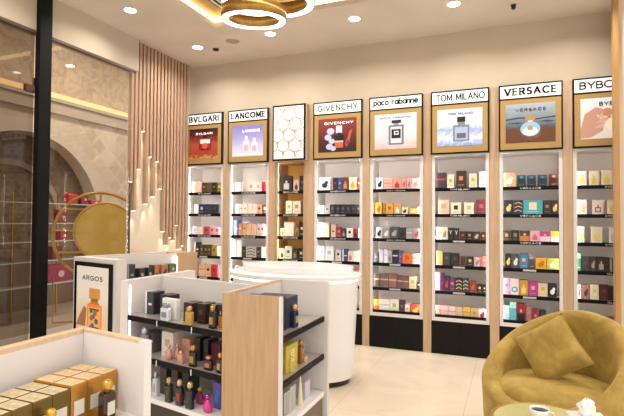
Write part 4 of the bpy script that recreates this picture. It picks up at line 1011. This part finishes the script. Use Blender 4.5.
AP([disc(.5, .36, .05, .03), disc(.66, .22, .06, .04), disc(.54, .16, .05, .03)], '2f6a8c', 4); AP([disc(.62, .34, .06, .04), disc(.5, .26, .05, .04)], '3e8c5a', 4); AP([disc(.57, .28, .05, .035), disc(.68, .38, .04, .02), disc(.48, .12, .05, .03)], 'b03a6a', 5); AP([rr(.44, .74, .12, .14), rr(.44, .74, .38, .4)], '5a2c18', 3, .1)
lettering('ARGOS', mat('2a2420', .4), ad, px0 + W * .19, px0 + W * .83, pz0 + Hh * .80, pz0 + Hh * .87, -.0155, 'advert_lettering', 1.0, t=.16)
for i, (x, y, w, h, c, stl, c2, desc) in enumerate([(-3.03, 3.28, .085, .165, '34343a', 'side', '8a8a90', 'tall dark grey'), (-2.99, 3.37, .062, .125, '2a2a2c', 'emb', 'b09878', 'black'), (-2.97, 3.45, .062, .125, '262628', 'emb', 'b09878', 'jet black'),
        (-2.98, 3.54, .07, .14, 'b8763c', 'side', '4a2c18', 'orange brown'), (-2.96, 3.63, .08, .14, 'a8784c', 'blot', '5a2c30', 'brown floral'), (-2.94, 3.725, .09, .14, '4a6a58', 'two', 'c85a6a', 'green and pink')]):
    perfume_box((x, y, .841), PI / 2 - .12, w, h, .06, c, stl, c2, '%s perfume box on the advert island, %s from its advert end' % (desc, ORD[i]), 'perfume boxes on the advert island')
# low white plinth behind it
t = empty('display_plinth', (-3.72, 4.33, 0), 0, 'low white plinth beneath the slat screen behind the advert island', 'plinth')
b = MB(); b.bbox(-.11, .09, -.13, .13, 0, 1.0, .004); b.build('plinth_body', WHITE, t)
b = MB(); b.bbox(-.12, .10, -.14, .14, 1.0005, 1.015, .003); b.build('plinth_top', WHITEG, t)

# ------------------------------------------------------------------ round desk
t = empty('reception_desk', (-1.83, 4.02, 0), 0, 'white oval reception desk with light strip under its rim and black plinth', 'desk')
def oval(rx, ry, z, n_=64, cy=0): return [(rx * math.cos(2 * PI * i / n_), cy + ry * math.sin(2 * PI * i / n_), z) for i in range(n_)]
RXD, RYD = .625, .42
b = MB(); b.loft([oval(RXD - .075, RYD - .07, .05), oval(RXD - .05, RYD - .05, .45), oval(RXD - .03, RYD - .03, .875)], True); b.build('desk_body', WHITEG, t)
b = MB(); b.loft([oval(RXD - .10, RYD - .10, 0), oval(RXD - .10, RYD - .10, .0495)], True); b.build('plinth', mat('0c0c0c', .3), t)
b = MB(); b.loft([oval(RXD - .028, RYD - .028, .8755), oval(RXD - .028, RYD - .028, .893)], True); b.build('light_strip', mat('fffdf8', .5, emit=2.5), t)
b = MB(); b.loft([oval(RXD - .004, RYD - .004, .8935), oval(RXD, RYD, .9), oval(RXD, RYD, .925), oval(RXD - .005, RYD - .005, .93)]); b.build('desk_top', WHITEG, t)
b = MB(); b.loft([oval(RXD - .09, RYD - .12, .9305, cy=.06), oval(RXD - .09, RYD - .12, .985, cy=.06), oval(RXD - .095, RYD - .125, .99, cy=.06)]); b.build('upper_tier', WHITEG, t)

# ------------------------------------------------------------------ tub armchair
CX, CY = .245, 3.285; face = math.radians(-121)      # the open side looks this way
t = empty('tub_armchair', (CX, CY, 0), 0, 'mustard velvet tub armchair with rounded back in front of the shelves', 'armchair')
def hgt(c): return .37 + .44 * max(0, (1 + c) / 2) ** 1.25
N_ = 96; rings = []
prof = [(0, 0), (.0, .12), (.0, .5), (.0, .86), (.0, .95), (.18, 1.0), (.5, 1.012), (.82, 1.0), (1.0, .95), (1.02, .86), (1.0, .5), (1.0, .0)]
b = MB(); vs = []
for i in range(N_):
    a = 2 * PI * i / N_; c = math.cos(a); h = hgt(c); th = .10 + .03 * (1 - c) / 2
    ang = face + PI + a
    for j, (u, zz) in enumerate(prof):
        R0 = .405 + .028 * min(1, h * zz / .6) ** .8
        R = R0 - u * th
        z = .03 + (h - .03) * zz if u < .9 or j < 9 else .27 + (h - .27) * zz
        vs.append((R * math.cos(ang), R * math.sin(ang), z))
P = len(prof); fs = []
for i in range(N_):
    for j in range(P - 1): fs.append((i * P + j, ((i + 1) % N_) * P + j, ((i + 1) % N_) * P + j + 1, i * P + j + 1))
b.add(vs, fs, True); b.build('tub_shell', VELV, t)
b = MB(); b.lathe([(.27, .20), (.325, .23), (.333, .30), (.335, .385), (.32, .418), (.28, .433), (.15, .442), (.02, .445)], 64); b.build('seat_cushion', VELV, t)
b = MB(); b.lathe([(.36, 0), (.385, .005), (.39, .029)], 64); b.build('base_plinth', mat('3a2e18', .6), t)

# cushion standing on the seat, one corner up
t = empty('throw_pillow', (CX - .02, CY + .08, .605), 0, 'square mustard velvet pillow standing on its corner in the armchair', 'pillow')
n_ = 22; S = .168; b = MB(); vs = []; idx = {}
Mx = Matrix.Rotation(math.radians(-22.4 + 4), 4, 'Z') @ Matrix.Rotation(math.radians(-20), 4, 'X') @ Matrix.Rotation(math.radians(45 + 9), 4, 'Y')
def T(u, v):
    e = (1 - u ** 4) * (1 - v ** 4)
    return .062 * max(0, e) ** .55
for side in (-1, 1):
    for i in range(n_ + 1):
        for j in range(n_ + 1):
            u = -1 + 2 * i / n_; v = -1 + 2 * j / n_
            pin = 1 - .07 * (1 - u * u) * v * v * 1.0 - .0
            pin2 = 1 - .07 * (1 - v * v) * u * u
            wr = .004 * math.sin(9 * u + 4 * v) * (abs(v) ** 2) + .003 * math.sin(13 * v - 3 * u) * abs(u) ** 2
            x = S * u * pin2; z = S * v * pin
            vs.append(Mx @ Vector((x, side * (T(u, v) + wr * (1 - max(abs(u), abs(v)) ** 8)), z)))
fs = []
q = (n_ + 1) ** 2
for i in range(n_):
    for j in range(n_):
        a0 = i * (n_ + 1) + j; a1 = a0 + 1; a2 = a0 + n_ + 2; a3 = a0 + n_ + 1
        fs.append((a0, a3, a2, a1)); fs.append((q + a0, q + a1, q + a2, q + a3))
b.add(vs, fs, True); b.build('pillow_cover', VELV, t)
b = MB(); m_ = 14; pts = []
for (u0, v0, u1, v1) in ((-1, -1, 1, -1), (1, -1, 1, 1), (1, 1, -1, 1), (-1, 1, -1, -1)):
    for k in range(m_):
        s_ = k / m_; u = u0 + (u1 - u0) * s_; v = v0 + (v1 - v0) * s_
        pts.append(Mx @ Vector((S * u * (1 - .07 * (1 - v * v) * u * u), 0, S * v * (1 - .07 * (1 - u * u) * v * v))))
b.tube(pts, .004, 6, True); b.build('piping', mat('9a8238', .7), t)

# ------------------------------------------------------------------ side table, cup, tissues
TX, TY, TZ, TR = .142, 2.43, .50, .240
t = empty('side_table', (TX, TY, 0), 0, 'round side table with gold rim and pale green patterned top', 'side table')
b = MB(); b.lathe([(TR - .03, TZ - .03), (TR, TZ - .028), (TR, TZ), (TR - .004, TZ + .004), (TR - .014, TZ + .004), (TR - .015, TZ - .004)], 72); b.build('table_rim', mat('a8893a', .35, .4), t)
m, nt, bs, N, L = nodes('patterned_top')
v = coords(N, L, (1, 1, 1)); w = N('ShaderNodeTexWave', Scale=40., Distortion=1.5, Detail=2.); L(v, w.inputs['Vector'])
L(ramp(N, L, w.outputs['Fac'], [(.3, 'bab278'), (.8, 'c6bf8a')]), bs.inputs['Base Color']); bs.inputs['Roughness'].default_value = .15
b = MB(); b.lathe([(TR - .016, TZ - .02), (TR - .016, TZ + .001)], 72, smooth=False); b.build('table_top', m, t)
b = MB(); b.box(-.0022, .0022, -TR + .02, TR - .02, TZ + .0012, TZ + .002); b.build('inlay_line', mat('ece6c8', .3), t)
b = MB(); b.lathe([(.16, 0), (.16, .012), (.03, .02), (.022, .04), (.022, TZ - .05), (.06, TZ - .031)], 40); b.build('pedestal', GOLD, t)
cu = empty('coffee_cup', (TX - .03, TY - .005, TZ + .002), 0, 'white cup of dark coffee on the side table', 'cup')
b = MB(); b.lathe([(.026, 0), (.031, .01), (.04, .045), (.0425, .058), (.0405, .059), (.038, .045), (.03, .012), (.001, .01)], 36, cap=False); b.build('cup_body', WHITEG, cu)
b = MB(); b.lathe([(.0385, .049), (.001, .0495)], 32); b.build('coffee', mat('2a150c', .15), cu)
b = MB(); b.tube([(.040, 0, .048), (.058, 0, .045), (.062, 0, .032), (.052, 0, .018), (.036, 0, .018)], .0035); b.build('cup_handle', WHITEG, cu)
ti = empty('tissue_box', (.305, 2.455, TZ + .002), math.radians(12), 'white tissue box with a crumpled tissue on the side table', 'tissue box')
b = MB(); b.bbox(-.075, .075, -.055, .055, 0, .045, .006); b.build('box_body', mat('e8e0d4', .5), ti)
rnd = random.Random(5); b = MB(); rings = []
for k in range(9):
    z = .0455 + k * .009; R = [.02, .03, .034, .03, .033, .036, .032, .022, .006][k]
    rings.append([((R * (1 + .28 * math.sin(5 * a_ + k) + .1 * rnd.random())) * math.cos(a_) * .9 - .005, (R * (1 + .2 * math.sin(3 * a_ + k * .7))) * math.sin(a_) * .6, z + .006 * math.sin(4 * a_)) for a_ in [2 * PI * i / 28 for i in range(28)]])
b.loft(rings, True); b.build('tissue', mat('f2eeec', .8), ti)
# ------------------------------------------------------------------ ring chandelier
GB = wood('brushed_brass', 'a87f3c', 'c9a05a', .3, (60, 60, 1)); GB.node_tree.nodes['Principled BSDF'].inputs['Metallic'].default_value = .6
t = empty('ring_chandelier', (-1.75, 3.2, CZ + .099), 0, 'brass ring chandelier of two tilted hoops with glowing undersides', 'chandelier')
def hoop(cx, cy, cz, r, th, hh, tx, ty, nm):
    M_ = Matrix.Translation((cx, cy, cz)) @ Matrix.Rotation(math.radians(tx), 4, 'X') @ Matrix.Rotation(math.radians(ty), 4, 'Y')
    n_ = 72
    def rg(R, z): return [tuple(M_ @ Vector((R * math.cos(2 * PI * i / n_), R * math.sin(2 * PI * i / n_), z))) for i in range(n_)]
    b = MB(); b.loft([rg(r - .006, .002), rg(r, 0), rg(r, hh), rg(r - th, hh), rg(r - th, 0), rg(r - th + .006, .002)], True, False); g_ = b.build(nm, GB, t)
    b = MB(); b.loft([rg(r - .006, .001), rg(r - .010, -.008), rg(r - th + .010, -.008), rg(r - th + .006, .001)], True, False); b.build('light_ring', mat('fff8ea', .5, emit=7.), g_)
    return M_
M1 = hoop(-.045, -.02, -.595, .245, .055, .085, 6, 3.5, 'brass_hoop')
M2 = hoop(.03, .06, -.44, .36, .06, .10, 5, 4, 'brass_hoop')
for M_, R in ((M1, .24), (M2, .35)):
    for q in range(3):
        a_ = q * 2 * PI / 3 + .5; p = M_ @ Vector((R * math.cos(a_), R * math.sin(a_), .085))
        b = MB(); b.tube([p, (0.02 * math.cos(a_), .02 * math.sin(a_), -.02)], .0012, 6); b.build('wire', CHROME, t)
b = MB(); b.lathe([(.06, -.022), (.075, -.018), (.075, -.0005)], 32); b.build('ceiling_rose', GOLD, t)

# ------------------------------------------------------------------ ceiling fittings
DL = [(-3.38, 3.59, 'beside the ceiling recess, nearest the glass'), (-3.38, 4.67, 'in the back left corner by the slat screen'), (-2.4, 4.61, 'behind the chandelier'), (-1.44, 4.57, 'right of the chandelier, towards the back wall'), (-.49, 4.59, 'farthest right in view near the top edge')]
HID_FILL = [(.5, 4.6), (-3.38, 2.5), (-3.38, 1.4), (-3.38, .3), (1.9, 4.2), (1.9, 3.0), (1.9, 1.8), (-2.2, .2), (-1.0, .2), (.3, .2), (1.9, .4), (-2.2, -1.2), (-.4, -1.2), (1.4, -1.2)]  # unseen lamps without fittings, added out of view to help light the room
for i, q in enumerate(DL + HID_FILL):
    x, y = q[:2]
    if i < len(DL):
        t = empty('downlight', (x, y, CZ), 0, 'round recessed downlight ' + q[2], 'downlight', 'recessed ceiling downlights')
        b = MB(); b.lathe([(.052, -.001), (.062, -.006), (.068, -.0005)], 28, cap=False); b.build('trim_ring', WHITEG, t)
        b = MB(); b.lathe([(.052, -.004), (.052, -.0015)], 28); b.build('lens', mat('fff6ea', .5, emit=18.), t)
    ld = bpy.data.lights.new('downlight_and_fill_lamp', 'AREA'); ld.shape = 'DISK'; ld.size = .11; ld.energy = (6 if x == -3.38 else 13) if i >= len(DL) else (8 if i == 0 else 12); ld.color = (1, .95, .89); ld.spread = math.radians(150)
    lo = bpy.data.objects.new('downlight_and_fill_lamp', ld); COL.objects.link(lo); lo.location = (x, y, CZ - .012)
t = empty('smoke_detector', (-3.19, 4.76, CZ), 0, 'small black ceiling sensor beside the back left downlight', 'sensor')
b = MB(); b.lathe([(.022, -.036), (.034, -.03), (.036, -.012)], 20); b.build('sensor_dome', mat('100f0f', .3), t)
b = MB(); b.lathe([(.04, -.0115), (.045, -.0005)], 20); b.build('sensor_base', mat('cfc4b4', .5), t)
t = empty('ceiling_speaker', (-2.89, 4.64, CZ), 0, 'flat round ceiling speaker between sensor and chandelier', 'speaker')
b = MB(); b.lathe([(.075, -.004), (.085, -.0005)], 32); b.build('speaker_rim', mat('c9bdac', .6), t)
b = MB(); b.lathe([(.07, -.0062), (.073, -.0042)], 32); b.build('speaker_grille', mat('a89c8c', .8), t)
t = empty('smoke_detector', (.02, 4.81, CZ), 0, 'tiny black ceiling sensor high at the right above the back wall', 'sensor')
b = MB(); b.lathe([(.016, -.04), (.02, -.03), (.02, -.01)], 16); b.build('sensor_dome', mat('100f0f', .3), t)
b = MB(); b.lathe([(.022, -.0095), (.026, -.0005)], 16); b.build('sensor_base', mat('3a342c', .5), t)
t = empty('air_vent', (-2.53, 3.74, CZ + .099), math.radians(0), 'linear slot air vent with black and white blades in the gold recess', 'air vent')
b = MB(); b.box(-.15, .15, -.32, .32, -.006, -.0005); b.build('vent_frame', mat('0e0e0e', .5), t)
for k in range(5):
    b = MB(); b.box(-.125 + k * .058, -.105 + k * .058, -.3, .3, -.014, -.0065); b.build('blade', mat('e8e4dc', .4), t)

# ------------------------------------------------------------------ the mall beyond the glass
b = MB(); b.box(-9.0, -3.852, -2.2, 9.5, -.06, -.005); struct('floor_mall', b, mat('c2b4a2', .25))
b = MB(); b.box(-5.35, -3.95, 1.0, 5.9, -.0045, .02); struct('trim_40', b, mat('e6e0d6', .3))
b = MB(); b.box(-6.72, -3.92, -2.2, 9.5, 4.3, 4.4); struct('ceiling_mall', b, mat('b8a68c', .8))
# stone wall with a round arch opening
AY, AZ, R0, R1 = 4.9, 1.35, 1.30, 1.50
NA = 40
arc = lambda R, n_=NA: [(AY + R * math.cos(PI * i / n_), AZ + R * math.sin(PI * i / n_)) for i in range(n_ + 1)]
S1 = stone('carved_stone', 'b39f88', 'd6c4ac', 'diamond', (1, .8, .8), .7)
b = MB(); X = -6.5; A_ = arc(R0 + .01)
out = []
for (y, z) in A_: out.append((y, z))
top = 3.17; yl, yr = -2.2, 9.5
vs = []; fs = []
def quad(p, q, r_, s_): 
    o = len(vs); vs.extend([(X, *p), (X, *q), (X, *r_), (X, *s_)]); fs.append((o, o + 1, o + 2, o + 3))
for i in range(NA): quad(A_[i], A_[i + 1], (A_[i + 1][0], top), (A_[i][0], top))
quad((A_[0][0], 0), (yr, 0), (yr, top), (A_[0][0], top)); quad((yl, 0), (A_[-1][0], 0), (A_[-1][0], top), (yl, top))
b.add(vs, fs); struct('wall_mall', b, S1)
b = MB(); I_, O_ = arc(R0), arc(R1)
pl = [(AY + R0, 0)] + I_ + [(AY - R0, 0)]; po = [(AY + R1, 0)] + O_ + [(AY - R1, 0)]
for i in range(len(pl) - 1):
    for (xa, xb) in ((-6.45, -6.7),):
        a0, a1, c0, c1 = pl[i], pl[i + 1], po[i], po[i + 1]
        b.add([(xa, *a0), (xa, *a1), (xa, *c1), (xa, *c0), (xb, *a0), (xb, *a1), (xb, *c1), (xb, *c0)], [(0, 1, 2, 3), (0, 4, 5, 1), (3, 2, 6, 7)])
struct('trim_41', b, mat('c9b9a4', .6))
b = MB(); b.box(-6.95, -6.9, 3.3, 6.5, 0, 3.0); struct('wall_alcove', b, stone('mosaic', '6e5a48', '9a8468', 'diamond', (1, 2.2, 2.2), .5))
b = MB(); r2 = arc(.84); r3 = arc(.93)
for i in range(NA):
    b.add([(-6.86, *r2[i]), (-6.86, *r2[i + 1]), (-6.86, *r3[i + 1]), (-6.86, *r3[i]), (-6.899, *r2[i]), (-6.899, *r2[i + 1]), (-6.899, *r3[i + 1]), (-6.899, *r3[i])], [(0, 1, 2, 3), (0, 4, 5, 1), (3, 2, 6, 7)])
struct('trim_42', b, mat('a8927a', .6))
b = MB(); b.box(-6.899, -6.88, 3.6, 6.2, 0, .8); struct('baseboard_alcove', b, wood('brown_panel', '7a6452', '94806c', .4, (2, 14, 1)))
b = MB(); b.box(-6.5, -6.38, -2.2, 9.5, 3.17, 3.22); b.box(-6.5, -6.42, -2.2, 9.5, 3.0, 3.169); struct('trim_43', b, mat('b5a592', .6))
b = MB(); b.box(-6.47, -6.40, -2.2, 9.5, 3.225, 3.30); struct('trim_44', b, mat('e4bc80', .5, emit=.9))
b = MB(); b.box(-6.6, -6.49, -2.2, 9.5, 3.225, 4.3); struct('wall_frieze', b, stone('relief_stone', 'a08a74', 'cbb59a', 'relief', (1, 1, 1), .9))
for y in (1.5, 3.5, 5.5, 7.5):
    ld = bpy.data.lights.new('mall_lamp', 'AREA'); ld.shape = 'DISK'; ld.size = .5; ld.energy = 32; ld.color = (1, .9, .78)
    lo = bpy.data.objects.new('mall_lamp', ld); COL.objects.link(lo); lo.location = (-5.2, y, 4.25)

# glass shelves inside the arch
t = empty('glass_shelving', (-6.1, 4.6, 0), 0, 'glass shelves on gold uprights beyond the shop window', 'shelving')
for z in (1.60, 1.32, 1.07, .80, .47):
    b = MB(); b.box(-.12, .12, -1.5, .75 if z < 1.5 else 1.27, z, z + .012); b.build('shelf', mat('d4dcd8', .1), t)
for y in (-1.4, -.1, .6):
    b = MB(); b.box(-.13, -.115, y, y + .015, 0, 1.75); b.build('upright', GOLDM, t)
for (y, z, w, h, c, nm) in ((5.34, 1.613, .16, .15, 'c0202c', 'bright red gift box on the top glass shelf, leftmost'), (5.55, 1.613, .13, .17, '8a1a30', 'dark red gift box in the middle of the top glass shelf'), (5.76, 1.613, .16, .07, 'c42430', 'flat red gift box at the right end of the top glass shelf'),
        (5.16, 1.333, .14, .19, 'a01c28', 'red gift box on the second glass shelf inside the gold ring'), (5.19, 1.083, .12, .14, 'b82430', 'red gift box on the third glass shelf inside the gold ring'), (5.08, .813, .16, .18, '6e1a24', 'dark red gift box on the fourth glass shelf'), (5.12, .483, .36, .25, 'a81f4a', 'large crimson gift box on the lowest glass shelf')):
    g_ = empty('gift_box', (-6.06, y, z), PI / 2, nm, 'gift box', 'red gift boxes beyond the window')
    b = MB(); b.bbox(-w / 2, w / 2, 0, .1, 0, h * .8, .002); b.build('carton', mat(c, .4), g_)
    b = MB(); b.bbox(-w / 2 - .002, w / 2 + .002, -.002, .102, h * .802, h, .002); b.build('lid', mat(darker(c, 1.15), .4), g_)
    b = MB(); b.xz(disc(w * .1, h * .45, w * .14), -.0012); b.build('emblem', mat('e8c8b8', .4), g_)

# gold ring stand and yellow disc, standing behind the glass
def vring(t, r, rad, m, nm, cx=0, cz=0, cy=0):
    b = MB(); b.tube([(cx + r * math.cos(2 * PI * i / 72), cy, cz + r * math.sin(2 * PI * i / 72)) for i in range(72)], rad, 10, True); return b.build(nm, m, t)
t = empty('ring_display_stand', (-5.12, 4.95, .02), math.radians(38), 'tall gold ring display stand with thin shelves behind the window', 'display stand')
vring(t, .575, .021, mat('b8923c', .35, .4), 'gold_ring', cz=1.15)
for (z, xa, xb) in ((1.50, -.42, .0), (1.22, -.55, 0), (.93, -.52, 0)):
    b = MB(); b.bbox(xa, xb, -.06, .06, z - .01, z + .01, .002); b.build('thin_shelf', mat('b8923c', .35, .4), t)
b = MB(); b.bbox(-.012, .012, -.012, .012, 1.16, 1.70, .002); b.build('divider_bar', mat('b8923c', .35, .4), t)
b = MB(); b.tube([(-.56, 0, .60), (-.56, 0, .012), (.3, 0, .012), (.3, 0, .66)], .012, 8); b.build('gold_leg', GOLDM, t)
t = empty('disc_display_panel', (-4.93, 4.85, .02), math.radians(38), 'round mustard yellow disc panel with thin gold edge overlapping the gold ring', 'display panel')
b = MB(); r_ = .375
b.loft([[(R_ * math.cos(2 * PI * i / 64), y_, 1.21 + R_ * math.sin(2 * PI * i / 64)) for i in range(64)] for R_, y_ in ((r_ - .02, -.012), (r_ - .012, -.018), (r_ - .012, .018), (r_ - .02, .02))]); b.build('disc', mat('cdae52', .5), t)
vring(t, r_, .013, mat('d0a860', .3, .4), 'gold_edge', cz=1.21)
b = MB(); b.tube([(0, .01, .84), (0, .01, .0)], .012, 8); b.build('pole', GOLDM, t)
b = MB(); b.lathe([(.14, 0), (.14, .012), (.02, .02)], 32, 0, .01); b.build('foot', GOLDM, t)

# ------------------------------------------------------------------ daylight-like mall light from the open front, camera
w = bpy.data.worlds.new('w'); sc.world = w; w.use_nodes = True
w.node_tree.nodes['Background'].inputs[0].default_value = (1, .985, .97, 1); w.node_tree.nodes['Background'].inputs[1].default_value = 1.1

F_, YAW, PIT, ROL = 485., math.radians(-22.4), math.radians(1.4), math.radians(.37)
f = Vector((math.sin(YAW) * math.cos(PIT), math.cos(YAW) * math.cos(PIT), math.sin(PIT)))
r = Vector((math.cos(YAW), -math.sin(YAW), 0)); u = r.cross(f)
r2 = math.cos(ROL) * r + math.sin(ROL) * u; u2 = -math.sin(ROL) * r + math.cos(ROL) * u
cam = bpy.data.cameras.new('camera'); co = bpy.data.objects.new('camera', cam); COL.objects.link(co)
M4 = Matrix.Identity(4)
for i in range(3): M4[i][0] = r2[i]; M4[i][1] = u2[i]; M4[i][2] = -f[i]
M4[0][3], M4[1][3], M4[2][3] = 0, 0, 1.4
co.matrix_world = M4
cam.sensor_width = 36; cam.lens = 36 * F_ / 624; cam.clip_start = .02
sc.camera = co
sc.view_settings.view_transform = 'Standard'; sc.view_settings.look = 'None'; sc.view_settings.gamma = 1; sc.view_settings.use_curve_mapping = False
sc.view_settings.exposure = 0.1
sc.cycles.max_bounces = 8; sc.cycles.diffuse_bounces = 4
